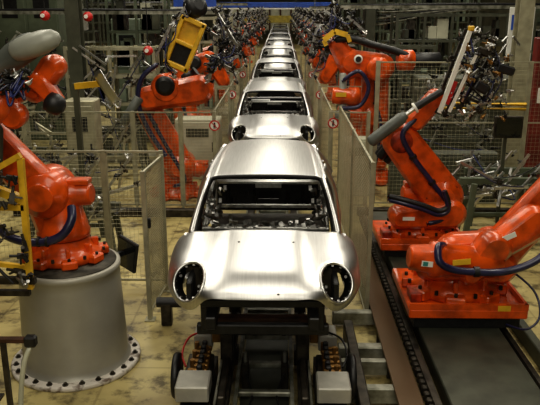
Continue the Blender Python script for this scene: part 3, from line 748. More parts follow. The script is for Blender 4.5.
G5 = [((2.12, 8.8, 2.30), (2.42, 8.7, 3.32)), ((2.20, 8.6, 2.24), (2.52, 8.5, 3.0)), ((2.42, 8.7, 3.3), (2.85, 8.9, 3.15)), ((2.40, 8.7, 2.3), (2.75, 8.8, 2.95)), ((2.3, 8.7, 2.95), (2.85, 8.7, 2.75)),
      ((2.55, 8.7, 2.2), (2.85, 8.7, 2.65)), ((2.3, 8.7, 2.55), (2.8, 8.7, 2.35)), ((2.75, 8.8, 3.2), (2.95, 8.8, 2.7)), ((2.42, 8.7, 3.1), (2.80, 8.9, 2.6))]
g5 = gripper(R5, G5, 31, 100, .035, 'iron', .062, 10)
clampset(g5, [(random.Random(k).uniform(2.35, 2.95), random.Random(k + 99).uniform(8.4, 8.6), random.Random(k + 555).uniform(2.2, 3.2)) for k in range(34)], 78, .055, 'sensor', ('alu', 'alu', 'black', 'brass'))
gx = MB(); gr5 = random.Random(77)
for k in range(46):
    p = V((gr5.uniform(2.25, 2.95), gr5.uniform(8.45, 8.9), gr5.uniform(2.25, 3.25)))
    if (p.x - 2.2) < (p.z - 2.15) * .30 - .02: continue
    gx.bar(p, p + V((gr5.uniform(-1, 1), gr5.uniform(-.4, .4), gr5.uniform(-1, 1))) * .12, .022, .022)
build_each(gx, 'support_rod', 'alu', g5)
f = MB(); f.bar((2.13, 8.55, 2.30), (2.42, 8.5, 3.30), .05, .05); f.bar((2.24, 8.5, 2.32), (2.50, 8.45, 3.02), .035, .035); f.build('long_profile', 'white', g5)  # white colour stands in for bright light on the silver profiles
MB().cbox((2.43, 8.5, 3.33), (.07, .06, .06), .01).build('end_cap', 'yellow', g5)
MB().box((2.25, 8.6, 2.55), (.10, .03, .30), rotm(0, .3, 0)).build('red_plate', 'red', g5)
MB().cbox((2.93, 8.6, 2.83), (.20, .10, .11), .02, rotm(0, .3, 0)).build('valve_box', 'black', g5)
MB().cbox((2.62, 8.5, 2.62), (.16, .10, .12), .02, rotm(0, .5, 0)).build('valve_box', 'black', g5)
MB().cbox((2.62, 8.55, 3.05), (.15, .10, .10), .02, rotm(0, .3, 0)).build('valve_box', 'iron', g5)

# left middle robot behind the fence, yellow framed tool
R2 = robot('orange robot behind the left fence carrying the yellow window-framed tool', (-1.90, 12.9, .02), (-1.78, 12.8, .62), (-2.34, 12.8, 1.72), (-1.60, 12.7, 2.30), motor=(1, 0, -.2), k=1.05, armr=(.27, .22), name='welding_robot')
m_ = MB(); m_.link((-2.3, 12.5, 1.95), (-1.35, 12.5, 2.12), .22, .26, .36, NY, .08); m_.lathe((-1.95, 12.6, 2.15), [(.2, 0), (.26, .03), (.27, .25), (.22, .3)], NY, 26); build_each(m_, 'elbow_housing', 'orange', R2)
MB().lathe((-1.95, 12.36, 2.2), [(.12, -.1), (.17, -.06), (.18, .06), (.14, .1), (.1, .12)], NY, 24).build('black_cover', 'black', R2)
MB().lathe((-2.42, 12.3, 2.0), [(.06, 0), (.09, .02), (.09, .55), (.06, .6)], (-.5, 0, -.75), 16).build('balancer', 'greybal', R2)
MB().tube([(-2.05, 12.35, 2.6), (-2.35, 12.3, 2.35), (-2.45, 12.3, 1.9), (-2.3, 12.35, 1.4), (-2.0, 12.35, .9)], .045, n=10, sub=6).build('dress_hose', 'hose', R2)
rt = rotm(0, .42, 0); fc = V((-1.54, 12.1, 2.95))
f = MB()
for c, d in (((-.19, 0, 0), (.08, .12, .9)), ((.19, 0, 0), (.08, .12, .9)), ((0, 0, .41), (.44, .12, .09)), ((0, 0, -.41), (.44, .12, .09)), ((0, 0, 0), (.36, .12, .07))): f.cbox(fc + rt @ V(c), d, .015, rt)
f.box(fc + rt @ V((0, .05, .21)), (.32, .02, .36), rt); yf = f.build('tool_frame', 'yellow', R2)
MB().box(fc + rt @ V((0, .06, -.21)), (.32, .02, .36), rt).build('backing_panel', 'dark', yf)
MB().lathe(fc + V((.18, .1, .62)), [(.10, -.1), (.19, -.08), (.2, .1), (.1, .14)], (.6, -.6, .3), 20).build('tool_motor', 'black', R2)
gripper(R2, [((-1.15, 12.2, 2.3), (-.85, 12.1, 3.25)), ((-1.2, 12.2, 3.2), (-.75, 12.1, 2.95)), ((-1.2, 12.2, 2.75), (-.7, 12.1, 2.5)), ((-1.0, 12.2, 3.5), (-.62, 12.1, 2.9)), ((-1.1, 12.1, 2.55), (-.6, 12.1, 2.75))], 41, 60, .05, 'steelin', .085, 8)
gripper(R2, [((-2.05, 12.1, 2.75), (-1.75, 12.1, 3.3)), ((-1.75, 12.1, 3.3), (-1.35, 12.1, 3.72)), ((-1.9, 12.1, 2.6), (-1.7, 12.1, 2.45))], 43, 18, .05, 'steelin', .08, 5, 'weld_gun_frame')

# right rear robots
R6 = robot('orange robot with a pale grey tube hanging behind the right fence', (2.05, 14.1, .02), (2.05, 14, 1.4), (2.02, 14, 2.42), (1.22, 13.9, 2.72), motor=(-1, 0, .1), k=1.05, armr=(.26, .25), name='welding_robot')
m_ = MB(); m_.link((1.5, 13.6, 2.52), (2.1, 13.6, 2.44), .24, .25, .4, NY, .08); m_.link((1.22, 13.6, 2.85), (1.5, 13.6, 2.45), .16, .24, .3, NY, .06); m_.lathe((2.0, 13.42, 2.42), [(.14, 0), (.22, .02), (.23, .18), (.15, .2)], NY, 24); build_each(m_, 'elbow_housing', 'orange', R6)
MB().lathe((1.62, 13.36, 2.60), [(.085, 0), (.085, .03), (.05, .035)], NY, 20).build('white_ring', 'white', R6)
MB().lathe((1.62, 13.33, 2.60), [(.055, 0), (.055, .02)], NY, 20).build('ring_centre', 'black', R6)
MB().tube([(1.15, 13.5, 2.95), (1.5, 13.45, 2.98), (1.9, 13.45, 2.86), (2.35, 13.5, 2.74), (2.7, 13.5, 2.6)], .07, n=12, sub=6).build('arm_sleeve', 'black', R6)
MB().lathe((2.4, 13.6, 2.56), [(.12, 0), (.2, .03), (.2, .3), (.16, .34)], (1, 0, 0), 20).build('rear_motor', 'orange', R6)
MB().lathe((2.72, 13.6, 2.56), [(.13, 0), (.15, .03), (.15, .5), (.1, .54)], (1, 0, 0), 20).build('motor_cover', 'black', R6)
m_ = MB(); m_.lathe((1.32, 13.2, 2.35), [(.05, 0), (.07, .03), (.07, .7), (.15, .74), (.15, .86), (.06, .9)], (.02, 0, -1), 16); m_.build('hanging_tube', 'greylt', R6)
MB().lathe((1.12, 13.2, 1.92), [(.1, 0), (.16, .02), (.16, .3), (.19, .32), (.19, .5), (.12, .54)], (1, 0, -.05), 22).build('horizontal_motor', 'orange', R6)
MB().box((1.28, 13.03, 1.96), (.2, .01, .08)).build('label_plate', 'yellow', R6)
MB().tube([(1.3, 13.1, 2.2), (1.6, 13.05, 2.4), (1.8, 13.05, 2.1), (1.65, 13.05, 1.75), (1.3, 13.05, 1.7)], .04, n=10, sub=6).build('dress_hose', 'hose', R6)
f = MB(); f.bar((.95, 13.4, 2.95), (1.15, 13.4, 3.12), .10, .1); f.bar((1.15, 13.4, 3.12), (1.4, 13.4, 3.05), .1, .1); f.bar((.95, 13.4, 2.95), (1.0, 13.4, 2.85), .08, .08); f.bar((1.4, 13.4, 3.05), (1.45, 13.4, 2.92), .08, .08); f.build('tool_bracket', 'yellow', R6)
gripper(R6, [((.62, 13.6, 3.15), (1.0, 13.5, 2.85)), ((.7, 13.5, 2.7), (.85, 13.5, 3.3)), ((.95, 13.5, 3.5), (1.45, 13.5, 3.2)), ((1.1, 13.5, 3.65), (1.3, 13.5, 3.1)), ((1.4, 13.5, 3.4), (1.75, 13.5, 3.1))], 51, 64, .05, 'steelin', .085, 8)

# generic far robots: a pair of prototypes (left and right), copied down the line
def far_robot(side, y, label, group, seed, name='welding_robot'):
    s = side
    r = robot(label, (s * 2.3, y, .02), (s * 2.2, y, .85), (s * 2.3, y, 2.0), (s * 1.35, y - .05, 2.35), motor=(-s, 0, .1), k=1.15, armr=(.26, .24), group=group, name=name)
    m_ = MB(); m_.link((s * 2.3, y - .3, 2.05), (s * 1.6, y - .3, 2.35), .26, .2, .34, NY, .07); m_.link((s * 1.5, y - .3, 2.3), (s * 1.25, y - .3, 1.85), .2, .15, .3, NY, .06); build_each(m_, 'elbow_housing', 'orange', r)
    MB().lathe((s * 1.9, y - .5, 2.3), [(.1, 0), (.16, .02), (.16, .12), (.1, .14)], NY, 18).build('black_cover', 'black', r)
    gripper(r, [((s * 1.3, y - .3, 2.2), (s * .85, y - .3, 3.0)), ((s * .80, y - .3, 2.4), (s * 1.3, y - .3, 2.75)), ((s * 1.2, y - .3, 3.3), (s * .85, y - .3, 2.7)), ((s * 1.35, y - .3, 3.0), (s * 1.0, y - .3, 3.5)), ((s * 1.5, y - .3, 2.7), (s * 1.2, y - .3, 3.4)), ((s * .9, y - .3, 1.8), (s * 1.2, y - .3, 2.5))], seed, 56, .045, 'steelin', .09, 7)
    return r
gl, gr_ = 'orange robots receding along the left side of the line', 'orange robots receding along the right side of the line'
P1 = far_robot(-1, 16.8, 'orange welding robot behind the second left fence, just past the yellow framed tool', gl, 61)
P2 = far_robot(1, 17.6, 'orange welding robot right of the fourth car body, behind the grey hanging tube robot', gr_, 71)
for k, y in enumerate((21.3, 26.4, 32.4, 38.2, 44.8, 52.5)):
    d = ('next orange robot on the left behind the one past the yellow tool', 'third orange robot in the receding left row', 'fourth orange robot in the receding left row')
    dup(P1, (-2.3 - .0 * k, y, .02), d[k] if k < 3 else 'small distant orange robot near the far end of the left row', 0, gl, 1)
    d = ('next orange robot on the right behind the hanging tube robot and its neighbour', 'third orange robot in the receding right row', 'fourth orange robot in the receding right row')
    dup(P2, (2.3, y + .6, .02), d[k] if k < 3 else 'small distant orange robot near the far end of the right row', 0, gr_, 1)

# ---------------------------------------------------------------- fences
def fence(label, p0, p1, z0=.12, z1=1.83, posts=(0, 1), pitch=.055, name='fence_panel', wr=.0016, group='wire mesh safety fence panels', midrail=None, pw=.045):
    p0, p1 = V(p0), V(p1); r = thing(name, label, 'fence', (p0.x, p0.y, 0), group)
    d = (p1 - p0); L = d.length; d.normalize()
    for t in posts:
        q = p0.lerp(p1, t); MB().bar(q, q + V((0, 0, z1 + .02)), pw, pw).build('post', 'fence', r); 
    f = MB()
    for z in [z0, z1] + ([midrail] if midrail else []): f.bar(p0 + V((0, 0, z)), p1 + V((0, 0, z)), .025, .025)
    for q in (p0 + d * .03, p1 - d * .03): f.bar(q + V((0, 0, z0)), q + V((0, 0, z1)), .025, .025)
    f.build('panel_frame', 'fence', r)
    w = MB()
    n = int(L / pitch)
    for k in range(1, n): q = p0 + d * (L * k / n); w.wire(q + V((0, 0, z0)), q + V((0, 0, z1)), wr)
    n = int((z1 - z0) / pitch)
    for k in range(1, n): z = z0 + (z1 - z0) * k / n; w.wire(p0 + V((0, 0, z)), p1 + V((0, 0, z)), wr)
    w.build('wire_mesh', 'wire', r)
    ft = MB()
    for t in posts: q = p0.lerp(p1, t); ft.box(q + V((0, 0, .008)), (.12, .12, .016))
    build_each(ft, 'post_foot', 'fence', r)
    return r
fence('low mesh fence panel directly behind the round pedestal', (-3.9, 8.3, 0), (-2.08, 8.3, 0), .12, 1.84, midrail=None)
fence('mesh fence panel between the dark monitor and the open gate', (-2.08, 8.3, 0), (-1.36, 8.3, 0), .12, 1.84, posts=(1,), )
g = fence('open mesh gate standing ajar left of the nearest car body', (-1.34, 8.22, 0), (-1.40, 7.36, 0), .10, 1.80, posts=(0, 1), pitch=.03, name='mesh_gate', wr=.0035, group='mesh gates', pw=.05)
MB().cbox((-1.37, 7.40, 1.2), (.05, .06, .12)).build('latch', 'black', g)
fence('left cross fence panel before the yellow tool robot, outer half', (-4.4, 11.8, 0), (-2.46, 11.8, 0), .12, 1.80)
fence('left cross fence panel before the yellow tool robot, middle part', (-2.46, 11.8, 0), (-1.62, 11.8, 0), .12, 1.80, posts=(1,))
fence('left cross fence panel before the yellow tool robot, beside the car line', (-1.62, 11.8, 0), (-1.02, 11.8, 0), .12, 1.80, posts=(1,))
fence('mesh fence panel running along the line right of the nearest car, near half', (1.17, 7.42, 0), (1.17, 9.5, 0), .05, 1.90, pitch=.045, wr=.0022)
fence('mesh fence panel running along the line right of the nearest car, far half', (1.17, 9.5, 0), (1.17, 11.8, 0), .05, 1.90, posts=(1,), pitch=.045, wr=.0022)
fence('small right cross fence panel carrying a round warning sign', (1.0, 11.85, 0), (1.68, 11.85, 0), .12, 1.80)
fence('tall mesh fence panel behind the big wiry gripper', (1.82, 12.0, 0), (4.45, 12.0, 0), .12, 2.65, pitch=.07, wr=.0016, pw=.07, midrail=1.6)
fence('tall mesh fence panel at the right edge of the frame', (4.45, 12.0, 0), (6.4, 12.0, 0), .12, 2.65, posts=(1,), pitch=.07, wr=.0016, pw=.07, midrail=1.6)
for i, y in enumerate((15.6, 20.0, 25.0, 31.0)):
    nm = ('second', 'third', 'fourth', 'fifth')[i]
    fence('%s left cross fence panel down the line' % nm, (-2.7, y, 0), (-1.0, y, 0), .12, 1.82, pitch=.08)
    fence('%s right cross fence panel down the line' % nm, (1.0, y, 0), (2.6, y, 0), .12, 1.82, pitch=.08)
for s, nm in ((-1, 'left'), (1, 'right')):
    for i, y in enumerate((12.0, 15.7, 20.1)):
        fence('%s mesh panel from the camera running along the %s side of the car line' % (('first', 'second', 'third')[i], nm), (s * 1.04, y, 0), (s * 1.04, y + 3.4, 0), .12, 1.80, pitch=.07)
def sign(x, y, z, label):
    r = thing('warning_sign', label, 'sign', (x, y, z - .09), 'round warning signs on the fences')
    MB().lathe((x, y, z), [(.095, 0), (.095, .006)], NY, 28).build('sign_disc', 'white', r)
    k = MB(); n = 28; P = []
    for rr in (.072, .095):
        for yy in (-.007, -.010): P += [V((x + rr * math.cos(2 * PI * i / n), y + yy, z + rr * math.sin(2 * PI * i / n))) for i in range(n)]
    F = []
    for i in range(n):
        j = (i + 1) % n; F += [(n + i, n + j, 3 * n + j, 3 * n + i), (i, j, n + j, n + i), (2 * n + i, 2 * n + j, 3 * n + j, 3 * n + i)]
    k.add(P, F); k.bar((x - .055, y - .009, z + .055), (x + .055, y - .009, z - .055), .003, .014, up=(0, 0, 1)); k.build('red_ring', 'red', r)
    p = MB(); p.lathe((x, y - .008, z + .038), [(.016, 0), (.016, .004)], NY, 12); p.box((x, y - .008, z - .005), (.038, .004, .05)); p.box((x - .010, y - .008, z - .042), (.013, .004, .03)); p.box((x + .010, y - .008, z - .042), (.013, .004, .03))
    p.build('figure_symbol', 'black', r)
sign(-1.02, 11.76, 1.58, 'round warning sign on the left fence nearest the second car'); sign(1.05, 11.80, 1.62, 'round warning sign on the right fence nearest the second car')
sign(-.98, 15.55, 1.64, 'round warning sign on the second left cross fence'); sign(1.02, 15.55, 1.64, 'round warning sign on the second right cross fence')
sign(-.98, 19.95, 1.66, 'small round warning sign on the third left cross fence'); sign(1.02, 19.95, 1.66, 'small round warning sign on the third right cross fence')

# monitors
r = thing('operator_monitor', 'dark tilted monitor mounted on the right side of the round pedestal', 'monitor', (-1.56, 7.0, 0))
R = rotm(0, .22, -.62)
MB().cbox((-1.54, 7.0, .97), (.30, .04, .36), .01, R).build('monitor_case', 'black', r); MB().box(V((-1.54, 7.0, .97)) + R @ V((0, -.022, 0)), (.26, .004, .31), R).build('screen', 'screen', r)
MB().bar((-1.72, 6.80, .98), (-1.58, 7.02, .98), .05).build('bracket', 'black', r)
r = thing('wall_monitor', 'dark blank monitor on a post behind the right tooling stand', 'monitor', (3.86, 11.2, 0))
MB().cbox((3.86, 11.1, 1.68), (.46, .06, .36), .01).build('monitor_case', 'iron', r); MB().box((3.86, 11.06, 1.68), (.40, .006, .30)).build('screen', 'screen', r); MB().bar((3.86, 11.2, 0), (3.86, 11.2, 1.6), .05).build('post', 'olive', r)

exec_bg = True
# ---------------------------------------------------------------- background machinery
def column(x, y, w, h, m, label, d=None):
    r = thing('hall_column', label, 'column', (x, y, 0)); d = d or w
    f = MB(); f.box((x, y - d / 2, h / 2), (w, .03, h)); f.box((x, y + d / 2, h / 2), (w, .03, h)); f.box((x, y, h / 2), (.03, d, h)); f.build('column_shaft', m, r)
    MB().box((x, y, .03), (w * 1.6, d * 1.6, .06)).build('base_plate', m, r); return r
column(-4.15, 14.5, .28, 9.4, 'olive', 'dark olive steel hall column behind the left fence')
column(4.55, 12.9, .26, 9.4, 'fence', 'pale hall column at the right edge behind the tall fence')
column(-7.2, 24, .35, 9.4, 'olive', 'dark hall column farther back on the left'); column(6.2, 26, .35, 9.4, 'olive', 'dark hall column farther back on the right')
column(2.9, 22, .28, 9.4, 'olive', 'olive hall column above the hanging tube robot')

def cabinet(x, y, w, d, h, m, label, m2='dark'):
    r = thing('machine_cabinet', label, 'cabinet', (x, y, 0))
    MB().cbox((x, y, h / 2), (w, d, h), .02).build('cabinet_body', m, r)
    n = max(1, int(w / .7))
    for k in range(n):
        cx = x - w / 2 + (k + .5) * w / n
        dd = MB().cbox((cx, y - d / 2 - .01, h * .52), (w / n - .08, .02, h * .86), .006).build('cabinet_door', m, r)
        MB().box((cx + w / n * .33, y - d / 2 - .035, h * .55), (.03, .03, .2)).build('door_handle', 'black', dd)
        MB().box((cx, y - d / 2 - .024, h * .78), (w / n * .5, .006, h * .14)).build('window_panel', m2, dd)
    return r
def rack(x, y, w, h, d, label, m='green', m2='cream', nx=3, nz=4, seed=1, filled=20):
    r = thing('equipment_rack', label, 'rack', (x, y, 0)); rr = random.Random(seed)
    f = MB()
    for i in range(nx + 1):
        for dy in (-d / 2, d / 2): f.box((x - w / 2 + w * i / nx, y + dy, h / 2), (.07, .07, h))
    build_each(f, 'upright', m, r)
    f = MB()
    for j in range(nz + 1):
        z = .15 + (h - .2) * j / nz
        for dy in (-d / 2, d / 2): f.box((x, y + dy, z), (w, .05, .07))
        f.box((x, y, z), (w, d, .02))
    f.build('shelf', m, r)
    for k in range(filled):
        i = rr.randrange(nx); j = rr.randrange(nz); zz = .17 + (h - .2) * j / nz; bh = rr.uniform(.3, .8) * (h - .2) / nz
        MB().cbox((x - w / 2 + w * (i + rr.uniform(.3, .7)) / nx, y - d * .2, zz + .03 + bh / 2), (rr.uniform(.2, .8) * w / nx * .6, d * .45, bh), .01).build('control_box', rr.choice([m2, 'olive', 'greenlt', 'iron', 'plate', 'green']), r)
    return r
def pipe_run(pts, r_, m, label, n=10, name='pipe'):
    o = MB().tube(pts, r_, n=n, sub=1).build(name, m, None, pts[0]); tag(o, label, 'pipe'); return o
# left background
cabinet(-6.6, 19, 1.7, 1.0, 4.6, 'green', 'tall green machine enclosure behind the left fence', 'dark')
rack(-3.62, 18.5, 1.5, 3.9, .7, 'green framed control rack right of the dark left column', 'green', 'cream', 2, 4, 3, 22)
rack(-6.9, 14.0, 3.2, 2.6, .8, 'grey tooling rack full of parts behind the left pedestal', 'fence', 'boxgrey', 5, 4, 5, 30)
rack(-3.0, 22.5, 3.6, 2.9, .8, 'pale control rack behind the yellow tool robot', 'fence', 'cream', 6, 4, 8, 30)
rack(-9.5, 26, 5.5, 5.2, .9, 'tall dark storage rack at the far left', 'olive', 'boxgrey', 6, 6, 9, 50)
rack(-6.3, 33, 5.2, 6.4, .9, 'very tall dark gantry rack far back on the left', 'olive', 'greenlt', 7, 7, 10, 60)
cabinet(-4.6, 21.5, .9, .5, 3.2, 'greenlt', 'narrow green cabinet left of the receding car line', 'dark')
# right background
cabinet(4.3, 15.2, 2.4, .8, 2.1, 'olive', 'low grey cabinet row behind the right tooling stand', 'cream')
rack(5.2, 18.5, 4.2, 3.4, .9, 'dark equipment rack behind the tall right fence', 'olive', 'cream', 6, 5, 13, 40)
rack(4.4, 24, 4.5, 5.4, .9, 'very tall dark green rack behind the right robots', 'green', 'boxgrey', 7, 6, 14, 60)
rack(8.4, 20, 3.0, 4.6, .9, 'tall pale rack at the far right edge', 'olive', 'white', 4, 6, 15, 40)
rack(5.8, 34, 6.4, 6.4, .9, 'very tall dark gantry rack far back on the right', 'olive', 'greenlt', 8, 7, 16, 70)
r = thing('safety_post', 'red column of a machine at the far right edge behind the fence', 'post', (5.25, 13.6, 0)); MB().cbox((5.25, 13.6, 1.5), (.35, .3, 3.0), .02).build('post_body', 'reddk', r); MB().cbox((5.25, 13.44, 1.9), (.2, .02, .3)).build('post_panel', 'white', r)

# wiry transfer tooling standing on the floor behind the fences
def tooling(x, y, label, seed, w=1.6, h=1.6, n=26, nc=45, m='alu', base='olive', sz=.09, z0=.5):
    r = thing('tooling_stand', label, 'tooling', (x, y, 0)); rr = random.Random(seed)
    f = MB()
    for sx in (-1, 1):
        for sy in (-1, 1): f.bar((x + sx * w * .35, y + sy * .25, 0), (x + sx * w * .28, y + sy * .2, z0 + .4), .08)
    f.bar((x - w * .4, y, z0 + .4), (x + w * .4, y, z0 + .4), .1); f.bar((x - w * .35, y - .25, .2), (x + w * .35, y - .25, .2), .06)
    f.build('stand_frame', base, r)
    segs = []
    for k in range(n):
        cx = x + rr.uniform(-.5, .5) * w; cz = z0 + rr.uniform(.1, 1) * h; a = rr.choice([.9, .9, -.5, 1.3, .1]) + rr.uniform(-.2, .2); L = rr.uniform(.15, .5); yy = y + rr.uniform(-.3, .3)
        segs.append(((cx - L * math.cos(a), yy, cz - L * math.sin(a)), (cx + L * math.cos(a), yy + rr.uniform(-.2, .2), cz + L * math.sin(a))))
    gripper(r, segs, seed, nc, .04, m, sz, 5, 'tooling_arm'); return r
tooling(3.55, 10.4, 'silver angled tooling on a green stand right of the upright robot', 81, 1.5, .75, 12, 30, 'alu', 'green', .08, .55)
tooling(4.85, 9.9, 'silver clamp tooling on a green stand at the right edge', 82, 1.2, .8, 10, 30, 'alu', 'green', .08, .5)
tooling(-3.3, 10.6, 'wiry silver tooling behind the low fence left of the gate', 83, 1.7, 1.0, 16, 36, 'alu', 'olive', .09, .3)
tooling(-5.2, 12.9, 'tangled grey tooling behind the left cross fence', 84, 2.0, 1.5, 30, 50, 'fence', 'olive', .1, .5)
tooling(-3.35, 14.6, 'tangled pale tooling between the left column and the yellow tool robot', 85, 1.5, 2.0, 30, 50, 'alu', 'olive', .1, .6)
tooling(3.6, 13.6, 'tangled dark tooling behind the tall right fence', 86, 2.2, 1.7, 30, 60, 'beam', 'olive', .1, .6)
tooling(5.2, 16.6, 'tangled tooling at the right behind the pale column', 87, 1.8, 2.2, 26, 40, 'beam', 'olive', .1, .6)
rack(-3.75, 15.9, 2.0, 2.7, .5, 'beige framed rack behind the tangled pale tooling on the left', 'fence', 'boxgrey', 4, 4, 31, 30)
tooling(-2.75, 9.6, 'slanting silver rails on a low stand behind the left mesh gate', 91, 1.3, .75, 14, 26, 'alu', 'olive', .07, .35)
rack(2.95, 16.5, 1.5, 2.7, .5, 'dark framed rack behind the grey hanging tube robot', 'olive', 'boxgrey', 4, 4, 33, 26)
tooling(-5.6, 16.6, 'tangled grey tooling left of the dark olive column', 92, 2.2, 2.4, 30, 50, 'beam', 'olive', .1, .6)
tooling(-7.2, 12.0, 'tangled tooling at the far left edge behind the big robot', 93, 2.0, 2.0, 26, 40, 'beam', 'olive', .1, .6)
cabinet(-3.5, 12.4, .55, .45, 1.95, 'fence', 'narrow beige cabinet with dark windows behind the left cross fence', 'dark')
rack(-2.1, 19.2, 1.7, 3.3, .5, 'narrow beige rack between the yellow tool and the receding left robots', 'fence', 'boxgrey', 4, 5, 35, 26)
r = thing('opening_stand_in', 'white and blue board standing in for a bright opening far behind the big gripper at upper right', 'board', (6.0, 17.0, 0))  # board added in place of a bright bluish-white window opening
MB().cbox((5.9, 17.0, 2.9), (.6, .06, 1.3), .01).build('white_board', 'white', r); MB().box((5.8, 16.96, 3.2), (.3, .01, .35)).build('blue_sheet', 'bluep', r); MB().box((6.0, 16.96, 2.6), (.2, .01, .5)).build('red_sheet', 'reddk', r); MB().bar((5.9, 17.05, 0), (5.9, 17.05, 2.6), .08).build('post', 'olive', r)
tooling(3.9, 11.3, 'wiry silver tooling between the silver angled tooling and the tall fence', 94, 1.6, .6, 15, 26, 'alu', 'green', .07, .5)
# silver door panel held up at the left
r = thing('pressed_panel', 'shiny pressed silver panel held up behind the left robot wrist', 'panel', (-2.2, 9.0, 2.5))
G = [[V((-2.32 + .24 * a / 8 + .13 * b / 6, 9.0 - .16 * b / 6 - .03 * math.sin(a / 8 * PI), 2.70 - .40 * a / 8 + .10 * b / 6 + .03 * math.sin(b / 6 * PI))) for b in range(7)] for a in range(9)]
MB().grid(G).build('panel_skin', 'steel', r, solid=.01); MB().tube([(-2.30, 9.0, 2.72), (-2.04, 8.98, 2.30), (-1.98, 9.0, 2.40)], .015, n=8).build('panel_flange', 'alu', r)
MB().bar((-2.26, 9.05, 2.6), (-2.6, 9.1, 2.56), .08).build('holder_arm', 'yellow', r); MB().bar((-2.6, 9.1, 0), (-2.6, 9.1, 2.6), .07).build('holder_post', 'olive', r)

# floor kerbs and yellow guards behind fences
for x0, x1, y, lab in ((-4.6, -.95, 11.5, 'left'), (1.5, 5.2, 11.6, 'right')):
    o = MB().cbox(((x0 + x1) / 2, y, .07), (x1 - x0, .14, .14), .01).build('floor_kerb', 'iron', None, ((x0 + x1) / 2, y, 0)); tag(o, 'dark steel kerb on the floor before the %s cross fence' % lab, 'kerb')
cabinet(-1.62, 14.4, .95, .5, 1.30, 'cream', 'cream control cabinet beside the second car on the left', 'olive')
cabinet(1.62, 13.0, .7, .3, 1.15, 'cream', 'cream control cabinet beside the second car on the right', 'olive')
cabinet(3.2, 12.6, 2.0, .3, .95, 'olive', 'grey panelled guard behind the silver tooling on the right', 'olive')
pipe_run([(2.85, 11.955, 1.96), (4.42, 11.955, 1.93)], .035, 'yellow', 'upper yellow cable bundle running across the tall right fence'); pipe_run([(2.85, 11.96, 1.87), (4.42, 11.96, 1.85)], .03, 'yellow', 'lower yellow cable bundle running across the tall right fence')
cabinet(-5.2, 9.9, 1.5, .5, 1.2, 'boxgrey', 'grey low cabinet behind the pedestal at the left', 'olive')

# overhead: cable trays, gantry, blue banner beams
def tray(x0, x1, y, z, label, m='beam'):
    r = thing('cable_tray', label, 'cable tray', ((x0 + x1) / 2, y, z)); f = MB()
    for dy in (-.2, .2): f.bar((x0, y + dy, z), (x1, y + dy, z), .03, .08)
    for k in range(int((x1 - x0) / .3)): f.bar((x0 + .3 * k, y - .2, z), (x0 + .3 * k, y + .2, z), .02)
    f.build('tray_frame', m, r)
    h = MB()
    for k in range(int((x1 - x0) / 2) + 1): h.bar((x0 + .2 + 2 * k, y, z), (x0 + .2 + 2 * k, y, 9.45), .03)
    build_each(h, 'hanger', m, r)
    c = MB(); rr = random.Random(int(y * 10))
    for k in range(5): c.tube([(x0, y - .12 + .06 * k, z + .04), ((x0 + x1) / 2, y - .12 + .05 * k, z + .05 + rr.uniform(0, .04)), (x1, y - .12 + .06 * k, z + .04)], .025, n=6)
    build_each(c, 'tray_cable', 'black', r)
    return r
tray(-9, -1.3, 17.5, 3.42, 'cable tray crossing overhead behind the left robots'); tray(1.4, 9, 18.2, 3.55, 'cable tray crossing overhead behind the right robots'); tray(-8, -1.2, 27.6, 3.62, 'farther cable tray overhead on the left'); tray(1.2, 8, 27, 3.5, 'farther cable tray overhead on the right')
r = thing('overhead_gantry', 'dull yellow gantry beam spanning the line at its far end', 'gantry', (0, 62, 0))
MB().cbox((0, 62, 2.40), (6.4, .5, .60), .03).build('yellow_beam', 'yelldk', r)
f = MB()
for x in (-3.3, 3.3): f.box((x, 62, 1.6), (.3, .3, 3.2))
build_each(f, 'gantry_leg', 'olive', r)
r = thing('back_frame', 'cream panelled wall section with dark red posts beyond the far end of the line', 'wall panel', (0, 66, 0))
MB().box((0, 66, 2.4), (9, .1, 2.2)).build('cream_sheet', 'cream', r)
f = MB()
for k in range(9): f.box((-4 + k, 65.85, 2.4), (.16, .12, 2.2))
build_each(f, 'post', 'rust', r)
r = thing('blue_banner_beam', 'long blue overhead beam crossing high at the end of the line', 'beam', (0, 48, 4)); MB().cbox((1.2, 48, 3.60), (15, .3, .36), .02).build('blue_fascia', 'bluep', r); MB().box((1.2, 47.83, 3.36), (15, .03, .09)).build('white_stripe', 'white', r)
f = MB()
for k in range(5): f.bar((-5.5 + k * 3.3, 48, 3.7), (-5.5 + k * 3.3, 48, 9.45), .06)
build_each(f, 'hanger', 'olive', r)
r = thing('blue_sign', 'blue overhead sign board high behind the yellow framed tool', 'sign', (-2.3, 21.5, 3.6)); MB().cbox((-2.5, 21.5, 3.72), (1.3, .08, .34), .01).build('sign_board', 'bluep', r); MB().box((-2.5, 21.44, 3.52), (1.5, .05, .05)).build('white_rail', 'white', r)
f = MB()
for x in (-2.9, -2.1): f.bar((x, 21.5, 3.8), (x, 21.5, 9.45), .03)
build_each(f, 'hanger', 'olive', r)
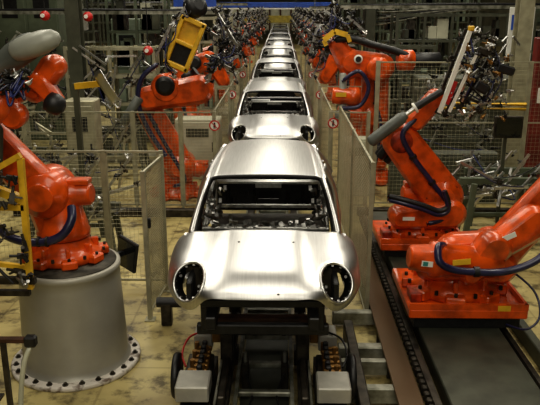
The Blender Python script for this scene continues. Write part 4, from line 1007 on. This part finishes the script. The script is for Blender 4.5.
for i, (x, y, z) in enumerate(((-4.55, 13.9, 3.40), (-3.75, 14.1, 3.38), (-2.55, 14.0, 2.72))):
    r = thing('hanging_winch', ('red ball-shaped hoist left of the dark column', 'red ball-shaped hoist right of the dark column', 'small red hoist with black cable left of the yellow framed tool')[i], 'hoist', (x, y, z - .1))
    MB().lathe((x, y, z - .12), [(.02, .02), (.07, .04), (.10, .10), (.09, .16), (.05, .20), (.02, .21)], n=18).build('winch_drum', 'red', r); MB().cyl((x, y, z + .1), (x, y, 9.5), .012, n=6).build('hang_cable', 'black', r); MB().cyl((x - .01, y - .13, z), (x - .01, y - .10, z), .04, n=10).build('white_cap', 'white', r)
# loose cables sagging overhead on the right
for i in range(5):
    z = 3.25 + .1 * i; o = MB().tube([(3.08, 21.80, z - .25), (3.6, 21.0, z - .12 - .03 * i), (4.8, 19.8, 3.42 + .02 * i), (6.2, 18.5, 3.52), (6.6 + .1 * i, 18.2, 3.60)], .028, n=6).build('overhead_cable', 'black' if i % 2 else 'beam', None, (2.95, 21.84, z))
    tag(o, 'sagging overhead cable behind the big right gripper, %s from the top' % ('lowest', 'fourth', 'third', 'second', 'first')[i], 'cable', 'sagging cables at upper right')
# ---------------------------------------------------------------- light
def area(loc, sx, sy, p, col=(1, .93, .78), rot=(0, 0, 0)):
    l = bpy.data.lights.new('area_light', 'AREA'); l.shape = 'RECTANGLE'; l.size = sx; l.size_y = sy; l.energy = p; l.color = col
    o = bpy.data.objects.new('area_light', l); C.objects.link(o); o.location = loc; o.rotation_euler = rot; return o
area((0, 0.5, 8.0), 5, 6, 300)
area((-4.2, 11, 8.6), 1.0, 12, 330); area((4.2, 11, 8.6), 1.0, 12, 330); area((0, 13, 8.8), 2.2, 10, 260); area((0, 36, 8.9), 1.5, 30, 520)
area((-6, 27, 8.6), 2, 14, 420); area((6, 27, 8.6), 2, 14, 420); area((-6, 52, 8.6), 2, 24, 600); area((6, 52, 8.6), 2, 24, 600)
area((0, -6, 6.5), 7, 3, 180, rot=(math.radians(55), 0, 0))
w = bpy.data.worlds.new('world'); bpy.context.scene.world = w; w.use_nodes = True
w.node_tree.nodes['Background'].inputs[0].default_value = (1, .92, .75, 1); w.node_tree.nodes['Background'].inputs[1].default_value = .24
vs = bpy.context.scene.view_settings; vs.view_transform = 'Standard'; vs.look = 'Medium High Contrast'; vs.exposure = .2
